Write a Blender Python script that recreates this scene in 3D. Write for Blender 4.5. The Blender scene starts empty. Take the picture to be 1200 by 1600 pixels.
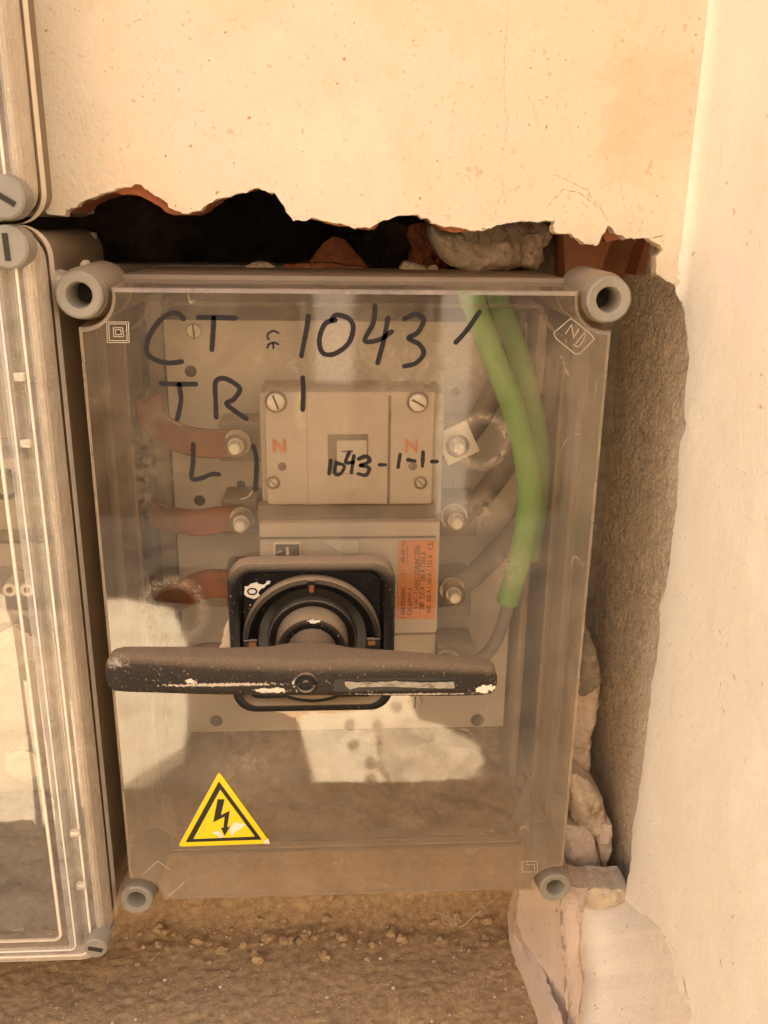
import bpy, bmesh, math, random
import numpy as np
from mathutils import Vector, Matrix, noise
from mathutils.geometry import delaunay_2d_cdt
random.seed(7); rng = np.random.default_rng(7)
S = bpy.context.scene; COL = S.collection
R = math.radians

# ------------------------------------------------------------------ camera
CAM = Vector((-.0083, -.4592, .0337)); PIT, YAW, ROL = .3162, -.0589, .0126; FPX = 1400.0
_f = Vector((-math.sin(YAW)*math.cos(PIT), math.cos(YAW)*math.cos(PIT), -math.sin(PIT)))
_r0 = Vector((math.cos(YAW), math.sin(YAW), 0)); _u0 = _r0.cross(_f)
_r = math.cos(ROL)*_r0+math.sin(ROL)*_u0; _u = math.cos(ROL)*_u0-math.sin(ROL)*_r0
cam = bpy.data.objects.new('camera', bpy.data.cameras.new('camera')); COL.objects.link(cam)
cam.matrix_world = Matrix(((_r.x, _u.x, -_f.x, CAM.x), (_r.y, _u.y, -_f.y, CAM.y), (_r.z, _u.z, -_f.z, CAM.z), (0, 0, 0, 1)))
cam.data.sensor_fit = 'VERTICAL'; cam.data.sensor_height = 24; cam.data.lens = 24*FPX/1600
cam.data.clip_start = .01; cam.data.clip_end = 300
S.camera = cam

# ------------------------------------------------------------------ world, sun, exposure
SUN_EL, SUN_AZ = 70, 40          # the sun stands behind the wall: box and niche lie in open shade
w = bpy.data.worlds.new('World'); S.world = w; w.use_nodes = True
nt = w.node_tree; bg = nt.nodes['Background']
sk = nt.nodes.new('ShaderNodeTexSky'); sk.sky_type = 'NISHITA'; sk.sun_disc = False
sk.sun_elevation = R(SUN_EL); sk.sun_rotation = R(SUN_AZ); sk.dust_density = 4.0; sk.air_density = .7; sk.ozone_density = .3
nt.links.new(sk.outputs[0], bg.inputs[0]); bg.inputs[1].default_value = .08
sd = bpy.data.lights.new('sun', 'SUN'); sd.energy = 5.0; sd.angle = R(.5); sd.color = (1, .92, .80)
so = bpy.data.objects.new('sun', sd); COL.objects.link(so)
sdir = Vector((math.sin(R(SUN_AZ))*math.cos(R(SUN_EL)), math.cos(R(SUN_AZ))*math.cos(R(SUN_EL)), math.sin(R(SUN_EL))))
so.rotation_euler = sdir.to_track_quat('Z', 'Y').to_euler(); so.location = (0, 0, 6)
S.view_settings.view_transform = 'Standard'; S.view_settings.look = 'None'
S.view_settings.exposure = 2.42; S.view_settings.gamma = 1
try:
    S.cycles.max_bounces = 10; S.cycles.diffuse_bounces = 5; S.cycles.transparent_max_bounces = 24
    S.cycles.sample_clamp_indirect = 6
except Exception: pass

# ------------------------------------------------------------------ helpers
def ray(px, py):
    px = float(px); py = float(py); return _f+(px-600)/FPX*_r-(py-800)/FPX*_u
def at(px, py, Y): Y = float(Y); d = ray(px, py); return CAM+d*((Y-CAM.y)/d.y)
def atX(px, py, X): d = ray(px, py); return CAM+d*((X-CAM.x)/d.x)
def atZ(px, py, Z): d = ray(px, py); return CAM+d*((Z-CAM.z)/d.z)

def hsh(ix, iy, iz, seed):
    n = (ix*374761393+iy*668265263+iz*2147483647+seed*1442695041) & 0xffffffff
    n = ((n ^ (n >> 13))*1274126177) & 0xffffffff
    n = ((n ^ (n >> 16))*2246822519) & 0xffffffff
    return ((n ^ (n >> 15)) & 0xffff)/65535.0*2-1
def vnoise(p, scale, seed=0):
    q = np.asarray(p, float)*scale; i = np.floor(q).astype(np.int64); f = q-i; f = f*f*(3-2*f)
    out = 0
    for dx in (0, 1):
        for dy in (0, 1):
            for dz in (0, 1):
                wgt = (f[..., 0] if dx else 1-f[..., 0])*(f[..., 1] if dy else 1-f[..., 1])*(f[..., 2] if dz else 1-f[..., 2])
                out = out+wgt*hsh(i[..., 0]+dx, i[..., 1]+dy, i[..., 2]+dz, seed)
    return out
def fbm(p, scale, oct=4, seed=0, gain=.5):
    o = 0; a = 1
    for k in range(oct): o = o+a*vnoise(p, scale*2**k, seed+k*17); a *= gain
    return o

def link(name, me, m=None, parent=None):
    o = bpy.data.objects.new(name, me); COL.objects.link(o)
    if m and not me.materials: me.materials.append(m)
    if parent: o.parent = parent; o.matrix_parent_inverse = Matrix.Translation(-parent.location) if parent.type == 'EMPTY' else Matrix()
    return o
def thing(name, label, cat, loc=(0, 0, 0), group=None):
    o = bpy.data.objects.new(name, None); COL.objects.link(o); o.location = loc; o.empty_display_size = .02
    return tag(o, label, cat, group)
def tag(o, label=None, cat=None, group=None, kind=None):
    if label: o['label'] = label
    if cat: o['category'] = cat
    if group: o['group'] = group
    if kind: o['kind'] = kind
    return o
def mesh(name, verts, faces, m, parent=None, smooth=False):
    me = bpy.data.meshes.new(name); me.from_pydata([tuple(v) for v in verts], [], faces); me.update()
    if smooth: me.polygons.foreach_set('use_smooth', [True]*len(me.polygons))
    return link(name, me, m, parent)
def bmo(name, bm, m, parent=None, smooth=False, recalc=True):
    if recalc: bmesh.ops.recalc_face_normals(bm, faces=bm.faces)
    me = bpy.data.meshes.new(name); bm.to_mesh(me); bm.free()
    if smooth: me.polygons.foreach_set('use_smooth', [True]*len(me.polygons))
    return link(name, me, m, parent)
def sharp(o, ang=35):
    me = o.data
    me.polygons.foreach_set('use_smooth', [True]*len(me.polygons))
    try: me.set_sharp_from_angle(angle=R(ang))
    except Exception: pass
    return o
def box(bm, x0, x1, y0, y1, z0, z1, bev=0, seg=2):
    g = bmesh.ops.create_cube(bm, size=1)
    for v in g['verts']:
        v.co = Vector(((x0+x1)/2+v.co.x*(x1-x0), (y0+y1)/2+v.co.y*(y1-y0), (z0+z1)/2+v.co.z*(z1-z0)))
    if bev:
        es = list({e for v in g['verts'] for e in v.link_edges})
        bmesh.ops.bevel(bm, geom=es, offset=bev, segments=seg, affect='EDGES', profile=.5)
def boxo(name, dims, m, parent=None, bev=.001):
    bm = bmesh.new(); box(bm, *dims, bev=bev); return sharp(bmo(name, bm, m, parent))
def lathe(name, prof, c, m, parent=None, n=48, ang=35, th0=0, th1=2*math.pi):
    """profile (radius, y) turned about the Y axis through c=(x,z)"""
    full = abs(th1-th0-2*math.pi) < 1e-6
    k = n if full else n+1
    V = []; F = []
    for i in range(k):
        a = th0+(th1-th0)*i/n
        for (r_, y) in prof: V.append((c[0]+r_*math.cos(a), y, c[1]+r_*math.sin(a)))
    L = len(prof)
    for i in range(n):
        j = (i+1) % k
        for q in range(L-1): F.append((i*L+q, j*L+q, j*L+q+1, i*L+q+1))
    me = bpy.data.meshes.new(name); me.from_pydata(V, [], F)
    bm = bmesh.new(); bm.from_mesh(me); bmesh.ops.remove_doubles(bm, verts=bm.verts, dist=1e-6)
    bpy.data.meshes.remove(me)
    return sharp(bmo(name, bm, m, parent), ang)
def smoothline(P, n=6, closed=False):
    P = [Vector(p) for p in P]; out = []; N = len(P)
    rngi = range(N) if closed else range(N-1)
    for i in rngi:
        a, b = P[i], P[(i+1) % N]
        p0 = P[(i-1) % N] if (closed or i > 0) else a; p3 = P[(i+2) % N] if (closed or i+2 < N) else b
        for k in range(n):
            t = k/n
            out.append(.5*((2*a)+(b-p0)*t+(2*p0-5*a+4*b-p3)*t*t+(3*a-p0-3*b+p3)*t**3))
    if not closed: out.append(P[-1])
    return out
def tube(name, P, r, m, parent=None, n=12, closed=False, scale=(1, 1), cap=True, smooth=6, rr=None, upv=None):
    P = smoothline(P, smooth, closed) if smooth else [Vector(p) for p in P]
    V = []; F = []; N = len(P); up = Vector(upv or (0, 1, 0))
    for i, p in enumerate(P):
        t = (P[(i+1) % N]-P[i-1]) if closed else (P[min(i+1, N-1)]-P[max(i-1, 0)])
        t.normalize(); a = up.cross(t)
        if a.length < 1e-4: a = Vector((1, 0, 0)).cross(t)
        a.normalize(); b = t.cross(a)
        q = rr(i/(N-1)) if rr else 1
        for k in range(n):
            th = 2*math.pi*k/n
            V.append(p+a*math.cos(th)*r*scale[0]*q+b*math.sin(th)*r*scale[1]*q)
    for i in range(N if closed else N-1):
        j = (i+1) % N
        for k in range(n): F.append((i*n+k, i*n+(k+1) % n, j*n+(k+1) % n, j*n+k))
    if not closed and cap: F += [tuple(range(n))[::-1], tuple((N-1)*n+k for k in range(n))]
    return sharp(mesh(name, V, F, m, parent), 50)
def flatbar(name, P, wd, th, m, parent=None, smooth=8):
    """flat strip swept along P (given on its centre line); width in the wall plane, thickness towards the viewer"""
    P = smoothline(P, smooth); V = []; F = []; N = len(P)
    for i, p in enumerate(P):
        t = (P[min(i+1, N-1)]-P[max(i-1, 0)]).normalized(); a = Vector((0, 1, 0)).cross(t).normalized(); b = t.cross(a)
        h = wd[i/(N-1)] if isinstance(wd, dict) else (wd(i/(N-1)) if callable(wd) else wd)
        c = .0012
        for (u, v) in ((-h/2+c, -th/2), (h/2-c, -th/2), (h/2, -th/2+c), (h/2, th/2-c), (h/2-c, th/2), (-h/2+c, th/2), (-h/2, th/2-c), (-h/2, -th/2+c)):
            V.append(p+a*u+b*v)
    for i in range(N-1):
        for k in range(8): F.append((i*8+k, i*8+(k+1) % 8, (i+1)*8+(k+1) % 8, (i+1)*8+k))
    F += [tuple(range(8))[::-1], tuple((N-1)*8+k for k in range(8))]
    return sharp(mesh(name, V, F, m, parent), 40)
def rough_outline(P, amp, step, seed=0, closed=True):
    """resample a 2D polygon and jitter it sideways: a broken edge"""
    out = []; N = len(P)
    for i in range(N if closed else N-1):
        a = np.array(P[i]); b = np.array(P[(i+1) % N]); L = np.linalg.norm(b-a); k = max(1, int(L/step))
        for j in range(k): out.append(a+(b-a)*j/k)
    if not closed: out.append(np.array(P[-1]))
    A = np.array(out); q = np.c_[A, np.full(len(A), seed*3.3)]
    A = A+amp*np.c_[fbm(q, .22/step, 3, seed, .7), fbm(q, .22/step, 3, seed+5, .7)]
    return [tuple(x) for x in A]
def extr(name, pts, thick, m, parent=None, bev=0, nrm=(0, 1, 0)):
    """extrude a planar polygon (3D points) along nrm by thick"""
    bm = bmesh.new(); n = Vector(nrm)
    v0 = [bm.verts.new(p) for p in pts]; f = bm.faces.new(v0)
    v1 = [bm.verts.new(Vector(p)+n*thick) for p in pts]; bm.faces.new(v1[::-1])
    N = len(pts)
    for i in range(N): bm.faces.new((v0[i], v0[(i+1) % N], v1[(i+1) % N], v1[i]))
    if bev: bmesh.ops.bevel(bm, geom=[e for e in f.edges], offset=bev, segments=2, affect='EDGES')
    return sharp(bmo(name, bm, m, parent), 40)
def ribbon(name, strokes, wpx, Y, m, parent=None, dy=.0004, smooth=5, wvar=.12):
    """felt pen or moulded line: strokes in photo pixels laid on the plane Y, a thin raised film with round ends"""
    V = []; F = []
    for si, st in enumerate(strokes):
        pts = smoothline([at(x, y, Y) for x, y in st], smooth) if len(st) > 2 else [at(*st[0], Y).lerp(at(*st[1], Y), t/6) for t in range(7)]
        N = len(pts); hw = wpx/FPX*.46/2
        L = []; Rr = []
        for i, p in enumerate(pts):
            t = (pts[min(i+1, N-1)]-pts[max(i-1, 0)]); t.normalize(); a = Vector((t.z, 0, -t.x))
            h = hw*(1+wvar*noise.noise(p*400+Vector((si*7, 0, 0))))
            L.append(p+a*h); Rr.append(p-a*h)
        def cap(p, d, a):
            return [p+(a*math.cos(x)+d*math.sin(x))*hw for x in (math.pi*.2, math.pi*.4, math.pi*.6, math.pi*.8)]
        t0 = (pts[0]-pts[1]).normalized(); t1 = (pts[-1]-pts[-2]).normalized()
        a0 = Vector((-t0.z, 0, t0.x)); a1 = Vector((t1.z, 0, -t1.x))
        b = len(V); V += L+Rr
        for i in range(N-1): F.append((b+i, b+i+1, b+N+i+1, b+N+i))
        c0 = cap(pts[0], t0, a0); c1 = cap(pts[-1], t1, a1)
        s = len(V); V += c0; F.append((b, b+N)+tuple(s+k for k in (3, 2, 1, 0)))
        s = len(V); V += c1; F.append((b+N-1,)+tuple(s+k for k in range(4))+(b+2*N-1,))
    bm = bmesh.new(); vs = [bm.verts.new(v) for v in V]
    for k, f in enumerate(F):
        try: bm.faces.new([vs[i] for i in f])
        except ValueError: pass
    for v in bm.verts: v.co.y -= dy
    return bmo(name, bm, m, parent, recalc=False)
def text(name, s, loc, size, m, parent=None, rot=0, sx=1, font_bold=0):
    cu = bpy.data.curves.new(name, 'FONT'); cu.body = s; cu.size = size; cu.extrude = .00008; cu.align_x = 'CENTER'; cu.align_y = 'CENTER'
    cu.offset = font_bold
    o = bpy.data.objects.new(name+'_tmp', cu); COL.objects.link(o)
    bpy.context.view_layer.update()
    me = bpy.data.meshes.new_from_object(o.evaluated_get(bpy.context.evaluated_depsgraph_get()))
    bpy.data.objects.remove(o); bpy.data.curves.remove(cu)
    M = Matrix.Translation(loc) @ Matrix.Rotation(math.pi/2, 4, 'X') @ Matrix.Rotation(rot, 4, 'Z') @ Matrix.Diagonal((sx, 1, 1, 1))
    me.transform(M); me.name = name; me.materials.clear()
    return link(name, me, m, parent)
def rock(name, c, size, m, parent=None, seed=0, sub=4, rough=.25, flat=None):
    bm = bmesh.new(); bmesh.ops.create_icosphere(bm, subdivisions=sub, radius=1)
    P = np.array([v.co[:] for v in bm.verts])
    d = 1+rough*fbm(P+seed*9.1, 1.3, 5, seed, .6)
    # planar chips
    r2 = np.random.default_rng(seed+11)
    for k in range(9):
        n = r2.normal(size=3); n /= np.linalg.norm(n); h = r2.uniform(.55, .85)
        dd = P@n*d; d = np.where(dd > h, d*h/np.maximum(dd, 1e-6), d)
    d = d+.035*fbm(P+seed, 9, 3, seed+3)
    P = P*d[:, None]*np.array(size)+np.array(c)
    for v, p in zip(bm.verts, P): v.co = p
    o = bmo(name, bm, m, parent); sharp(o, 28); return o

YP = .035; XR = .182
# ------------------------------------------------------------------ materials
def mat(name):
    m = bpy.data.materials.new(name); m.use_nodes = True; nt = m.node_tree; nt.nodes.clear()
    out = nt.nodes.new('ShaderNodeOutputMaterial'); return m, nt, out
def N(nt, t, **kw):
    n = nt.nodes.new(t)
    for k, v in kw.items():
        if k.startswith('i_'): n.inputs[int(k[2:]) if k[2:].isdigit() else k[2:]].default_value = v
        else: setattr(n, k, v)
    return n
def coords(nt, sc=(1, 1, 1)):
    g = N(nt, 'ShaderNodeNewGeometry'); mp = N(nt, 'ShaderNodeMapping'); mp.inputs['Scale'].default_value = sc
    nt.links.new(g.outputs['Position'], mp.inputs[0]); return mp.outputs[0]
def noise_n(nt, co, scale, det=6, rough=.6, dist=0):
    n = N(nt, 'ShaderNodeTexNoise'); n.inputs['Scale'].default_value = scale; n.inputs['Detail'].default_value = det
    n.inputs['Roughness'].default_value = rough; n.inputs['Distortion'].default_value = dist
    nt.links.new(co, n.inputs['Vector']); return n.outputs['Fac']
def ramp(nt, fac, stops):
    r_ = N(nt, 'ShaderNodeValToRGB'); e = r_.color_ramp.elements
    while len(e) < len(stops): e.new(.5)
    for x, (p, c) in zip(e, stops):
        x.position = p; x.color = (*c, 1) if len(c) == 3 else c
    nt.links.new(fac, r_.inputs[0]); return r_.outputs[0]
def mixc(nt, f, a, b, mode='MIX'):
    n = N(nt, 'ShaderNodeMix', data_type='RGBA', blend_type=mode)
    for s, v in ((n.inputs[0], f), (n.inputs[6], a), (n.inputs[7], b)):
        if hasattr(v, 'type') and not isinstance(v, (tuple, float, int)): nt.links.new(v, s)
        else: s.default_value = v if isinstance(v, (float, int)) else (*v, 1)
    return n.outputs[2]
def math_n(nt, op, a, b=0.0, clamp=False):
    n = N(nt, 'ShaderNodeMath', operation=op); n.use_clamp = clamp
    for s, v in ((n.inputs[0], a), (n.inputs[1], b)):
        if isinstance(v, (float, int)): s.default_value = v
        else: nt.links.new(v, s)
    return n.outputs[0]
g1 = lambda x: (x, x, x)
def patch_mask(nt, c, rad, ring=None):
    """1 at the place c on the object, fading to 0 at the radii; ring = (inner, width) gives an annulus instead"""
    g = N(nt, 'ShaderNodeNewGeometry'); a = N(nt, 'ShaderNodeVectorMath', operation='SUBTRACT'); a.inputs[1].default_value = tuple(c)
    nt.links.new(g.outputs['Position'], a.inputs[0]); b = N(nt, 'ShaderNodeVectorMath', operation='DIVIDE'); b.inputs[1].default_value = tuple(rad); nt.links.new(a.outputs[0], b.inputs[0])
    L = N(nt, 'ShaderNodeVectorMath', operation='LENGTH'); nt.links.new(b.outputs[0], L.inputs[0]); d = L.outputs['Value']
    if ring:
        q = math_n(nt, 'ABSOLUTE', math_n(nt, 'SUBTRACT', d, ring[0])); return math_n(nt, 'SUBTRACT', 1.0, math_n(nt, 'DIVIDE', q, ring[1]), True)
    return math_n(nt, 'SUBTRACT', 1.0, d, True)
def surf(name, base, var=.12, vscale=40, rough=.8, bumps=((300, .15, .002),), spots=None, metal=0, sc=(1, 1, 1), dust=None, spec=.4, c2=None, marks=()):
    """opaque material: base colour with mottling, optional second colour, spots (scale, threshold, colour), dust and bump layers (scale, strength, distance)"""
    m, nt, out = mat(name); co = coords(nt, sc); b = N(nt, 'ShaderNodeBsdfPrincipled')
    lo = tuple(max(0, x*(1-var)) for x in base); hi = tuple(min(1, x*(1+var)) for x in base)
    col = ramp(nt, noise_n(nt, co, vscale, 7, .62), [(.3, lo), (.7, hi)])
    if c2: col = mixc(nt, ramp(nt, noise_n(nt, co, c2[0], 8, .65, .4), [(c2[1], g1(0)), (c2[1]+c2[2], g1(1))]), col, c2[3])
    for sp in spots or ():
        f = ramp(nt, noise_n(nt, co, sp[0], sp[4] if len(sp) > 4 else 3, .6), [(sp[1], g1(0)), (sp[1]+sp[3] if len(sp) > 3 else sp[1]+.03, g1(1))])
        col = mixc(nt, f, col, sp[2])
    rg = None
    if dust:   # settled dust: on faces that look up, plus a patchy film
        g = N(nt, 'ShaderNodeNewGeometry'); sx = N(nt, 'ShaderNodeSeparateXYZ'); nt.links.new(g.outputs['Normal'], sx.inputs[0])
        up = math_n(nt, 'MULTIPLY', math_n(nt, 'MAXIMUM', sx.outputs[2], 0.0), dust[1])
        film = math_n(nt, 'MULTIPLY', ramp(nt, noise_n(nt, co, dust[3] if len(dust) > 3 else 90, 8, .75), [(.35, g1(0)), (.7, g1(1))]), dust[2])
        gr = math_n(nt, 'MULTIPLY', math_n(nt, 'ADD', up, film, True), ramp(nt, noise_n(nt, co, 1400, 3, .7), [(.3, g1(.55)), (.6, g1(1))]), True)
        col = mixc(nt, gr, col, dust[0]); rg = math_n(nt, 'ADD', math_n(nt, 'MULTIPLY', gr, .6), rough, True)
    for (c_, rad_, mcol, msc, hard) in marks:   # scuffs, stains and paint marks with a place of their own
        f = math_n(nt, 'ADD', patch_mask(nt, c_, rad_), math_n(nt, 'MULTIPLY', math_n(nt, 'SUBTRACT', noise_n(nt, co, msc, 7, .7), .5), 2.2))
        col = mixc(nt, ramp(nt, f, [(.45, g1(0)), (.45+hard, g1(1 if hard < .2 else .7))]), col, mcol)
    nt.links.new(col, b.inputs['Base Color'])
    if rg is not None: nt.links.new(rg, b.inputs['Roughness'])
    else: b.inputs['Roughness'].default_value = rough
    b.inputs['Metallic'].default_value = metal; b.inputs['Specular IOR Level'].default_value = spec
    prev = None
    for (s, st, d) in bumps:
        bp = N(nt, 'ShaderNodeBump'); bp.inputs['Strength'].default_value = st; bp.inputs['Distance'].default_value = d
        nt.links.new(noise_n(nt, co, s, 6, .65), bp.inputs['Height'])
        if prev: nt.links.new(prev, bp.inputs['Normal'])
        prev = bp.outputs[0]
    if prev: nt.links.new(prev, b.inputs['Normal'])
    nt.links.new(b.outputs[0], out.inputs[0]); return m
def plastic_clear(name, tint, dustcol, d0, d1, dscale=14, rough=.03, fres=1.7, scratch=.25, low=None, wob=.1, scuffs=()):
    """thin clear sheet: see-through, mirror-like at both faces, with a film of dust, smears and scratches"""
    m, nt, out = mat(name); co = coords(nt)
    tr = N(nt, 'ShaderNodeBsdfTransparent'); tr.inputs[0].default_value = (*tint, 1)
    gl = N(nt, 'ShaderNodeBsdfGlossy'); gl.inputs['Roughness'].default_value = rough; gl.inputs[0].default_value = (1, 1, 1, 1)
    bp = N(nt, 'ShaderNodeBump'); bp.inputs['Strength'].default_value = wob; bp.inputs['Distance'].default_value = .0006
    nt.links.new(noise_n(nt, co, 30, 2, .4), bp.inputs['Height']); nt.links.new(bp.outputs[0], gl.inputs['Normal'])
    fr = N(nt, 'ShaderNodeFresnel'); fr.inputs[0].default_value = 1.5
    g = N(nt, 'ShaderNodeNewGeometry')
    ior = N(nt, 'ShaderNodeMix'); ior.inputs[2].default_value = 1.5; ior.inputs[3].default_value = 1.5
    nt.links.new(g.outputs['Backfacing'], ior.inputs[0])
    fb = math_n(nt, 'SUBTRACT', 1.0, N(nt, 'ShaderNodeLayerWeight').outputs['Fresnel'])
    lw = N(nt, 'ShaderNodeLayerWeight'); lw.inputs[0].default_value = .5
    # Schlick on the facing term, same from both sides
    fac = math_n(nt, 'ADD', math_n(nt, 'MULTIPLY', math_n(nt, 'POWER', lw.outputs['Facing'], 5.0), .9), .042*fres, True)
    s1 = N(nt, 'ShaderNodeMixShader'); nt.links.new(fac, s1.inputs[0]); nt.links.new(tr.outputs[0], s1.inputs[1]); nt.links.new(gl.outputs[0], s1.inputs[2])
    df = N(nt, 'ShaderNodeBsdfDiffuse'); df.inputs[0].default_value = (*dustcol, 1)
    smear = ramp(nt, noise_n(nt, co, dscale, 8, .7, .8), [(.35, g1(d0)), (.72, g1(d1))])
    gra = ramp(nt, noise_n(nt, co, 620, 2, .6), [(.68, g1(0)), (.76, g1(.5))])
    co2 = coords(nt, (1, 1, .06)); co2r = N(nt, 'ShaderNodeMapping'); co2r.inputs['Rotation'].default_value = (0, .7, 0); nt.links.new(coords(nt), co2r.inputs[0])
    v = N(nt, 'ShaderNodeTexNoise'); v.inputs['Scale'].default_value = 60; v.inputs['Detail'].default_value = 2; v.inputs['Distortion'].default_value = .35
    nt.links.new(co2r.outputs[0], v.inputs['Vector'])
    sc = math_n(nt, 'ABSOLUTE', math_n(nt, 'SUBTRACT', v.outputs['Fac'], .5))
    scr = math_n(nt, 'MULTIPLY', ramp(nt, sc, [(.0, g1(1)), (.0028, g1(0))]), ramp(nt, noise_n(nt, co, 40, 4, .7), [(.54, g1(0)), (.62, g1(scratch*.6))]))
    v2 = N(nt, 'ShaderNodeTexNoise'); v2.inputs['Scale'].default_value = 38; v2.inputs['Detail'].default_value = 1; v2.inputs['Distortion'].default_value = .6
    cr = N(nt, 'ShaderNodeMapping'); cr.inputs['Rotation'].default_value = (0, -.9, 0); cr.inputs['Scale'].default_value = (1, 1, .18); nt.links.new(coords(nt), cr.inputs[0]); nt.links.new(cr.outputs[0], v2.inputs['Vector'])
    scr2 = math_n(nt, 'MULTIPLY', ramp(nt, math_n(nt, 'ABSOLUTE', math_n(nt, 'SUBTRACT', v2.outputs['Fac'], .47)), [(.0, g1(1)), (.0022, g1(0))]), ramp(nt, noise_n(nt, co, 30, 4, .7), [(.55, g1(0)), (.62, g1(scratch*.6))]))
    f = math_n(nt, 'ADD', math_n(nt, 'ADD', math_n(nt, 'ADD', smear, gra), scr, True), scr2, True)
    if low:   # dust gathers along the lower part of the lid
        sp = N(nt, 'ShaderNodeSeparateXYZ'); nt.links.new(g.outputs['Position'], sp.inputs[0])
        mr = N(nt, 'ShaderNodeMapRange'); nt.links.new(sp.outputs[2], mr.inputs[0])
        for k, x in zip((1, 2, 3, 4), low): mr.inputs[k].default_value = x
        f = math_n(nt, 'ADD', f, math_n(nt, 'MULTIPLY', mr.outputs[0], ramp(nt, noise_n(nt, co, 9, 6, .6), [(.3, g1(.7)), (.7, g1(1.1))])), True)
    for (c_, rad_, ring, amt, msc) in scuffs:
        q = math_n(nt, 'MULTIPLY', patch_mask(nt, c_, rad_, ring), ramp(nt, noise_n(nt, co, msc, 7, .8, 1.2), [(.42, g1(0)), (.68, g1(amt))]))
        f = math_n(nt, 'ADD', f, q, True)
    s2 = N(nt, 'ShaderNodeMixShader'); nt.links.new(f, s2.inputs[0]); nt.links.new(s1.outputs[0], s2.inputs[1]); nt.links.new(df.outputs[0], s2.inputs[2])
    nt.links.new(s2.outputs[0], out.inputs[0]); return m

DUST = (.52, .38, .24)
M = {}
M['plaster'] = surf('cream_plaster', (.77, .65, .48), .05, 7, .85, ((9, .35, .01), (60, .45, .003), (380, .6, .0014)),
                    spots=((110, .68, (.62, .42, .26), .10, 2), (330, .635, (.64, .50, .34), .08), (230, .69, (.48, .28, .17), .05, 2)), spec=.2, c2=(7, .47, .2, (.68, .54, .365)), marks=(
    (Vector((.145, YP, .09)), (.055, .05, .075), (.70, .54, .34), 60, .9), (Vector((.0, YP, .07)), (.09, .05, .05), (.80, .70, .54), 40, .9), (Vector((-.115, YP, .05)), (.05, .05, .05), (.80, .62, .44), 90, .8),
    (Vector((.06, YP, .13)), (.12, .05, .015), (.76, .62, .42), 140, .7)))
M['plaster_side'] = surf('smooth_plaster_lit', (.94, .855, .70), .03, 9, .8, ((14, .25, .008), (120, .3, .0018), (420, .4, .0009)),
                    spots=((130, .69, (.66, .50, .34), .04), (330, .64, (.80, .69, .52), .08)), spec=.25, c2=(7, .5, .2, (.90, .80, .63)))  # paler than the back plaster: stronger side light put into its colour
M['plaster_pink'] = surf('pinkish_plaster', (.80, .62, .45), .08, 20, .85, ((40, .3, .004), (500, .3, .001)), spots=((150, .66, (.55, .38, .25), .06),), spec=.2)
M['plaster_raw'] = surf('broken_plaster', (.74, .59, .41), .22, 60, .95, ((80, .5, .004), (600, .5, .001)), c2=(35, .5, .12, (.42, .29, .18)), spec=.1)
M['plaster_raw2'] = surf('old_plaster_layer', (.66, .49, .35), .15, 60, .95, ((80, .6, .004), (500, .6, .0012)), spots=((160, .62, (.46, .32, .2), .06),), sc=(1, 1, .3), spec=.1)
M['mortar'] = surf('grey_mortar', (.36, .285, .20), .3, 90, .95, ((120, .6, .003), (600, .8, .0014)),
                   spots=((55, .58, (.52, .41, .29), .12, 8), (500, .66, (.62, .49, .35), .05), (330, .70, (.16, .12, .08), .04)), spec=.12)
M['mortar_lt'] = surf('lightened_grey_mortar', (.72, .58, .40), .22, 90, .95, ((160, .6, .003), (600, .8, .0014)), spots=((70, .55, (.66, .54, .40), .15, 8), (380, .62, (.80, .66, .50), .05), (280, .66, (.27, .21, .14), .05)), spec=.12, marks=((Vector((XR+.008, .035, -.28)), (.1, .035, .22), (.84, .70, .53), 210, .1), (Vector((XR+.008, .03, -.09)), (.1, .03, .08), (.84, .70, .53), 240, .1)))  # grey mortar again, base lightened for the light reaching the reveal
M['mortar_dark'] = surf('shaded_cavity_mortar', (.10, .07, .045), .35, 60, .95, ((60, .6, .006), (400, .5, .002)), spec=.1)  # mortar with the deep shade of the hole put into its colour
M['ledge'] = surf('brown_mortar', (.50, .335, .175), .28, 190, .95, ((50, .2, .003), (330, .65, .0016), (900, .6, .001)),
                  spots=((420, .63, (.74, .56, .37), .05), (300, .67, (.28, .18, .10), .05), (28, .60, (.42, .28, .165), .15, 7)), spec=.12)
M['brick'] = surf('orange_brick', (.42, .15, .065), .25, 60, .8, ((150, .5, .002), (900, .4, .0006)), c2=(45, .60, .08, (.55, .36, .22)), spec=.25)
M['brick_smooth'] = surf('fired_clay', (.36, .135, .055), .18, 30, .45, ((80, .2, .002),), c2=(30, .62, .1, (.50, .34, .2)), spec=.5)
M['grey_pl'] = surf('grey_polyester', (.36, .31, .235), .06, 50, .5, ((500, .1, .0004),), dust=(DUST, .5, .25))
M['cap'] = surf('grey_cap_plastic', (.28, .25, .20), .05, 60, .42, ((400, .06, .0003),), dust=((.50, .38, .25), .25, .22, 60))
M['post'] = surf('dusty_corner_post', (.24, .185, .13), .15, 60, .5, ((200, .3, .001),), dust=((.36, .26, .16), .8, .4))
M['body'] = surf('dusty_box_body', (.25, .19, .13), .12, 30, .7, ((200, .2, .001),), dust=(DUST, .8, .35))
M['gap'] = surf('shaded_shell', (.27, .20, .125), .12, 40, .6, ((200, .2, .001),), dust=((.30, .21, .125), .4, .35))  # grey box body, the shade between the boxes put into a brown
M['plate'] = surf('mounting_plate_grey', (.58, .52, .435), .05, 12, .5, ((300, .06, .0004),), dust=(DUST, .5, .3, 25))
M['switch'] = surf('grey_switch_plastic', (.56, .48, .39), .05, 20, .5, ((300, .06, .0004),), dust=(DUST, 1, .25, 40))
M['switch_dk'] = surf('dark_switch_plastic', (.15, .12, .09), .1, 30, .5, ((300, .1, .0004),), dust=(DUST, .6, .3))
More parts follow.
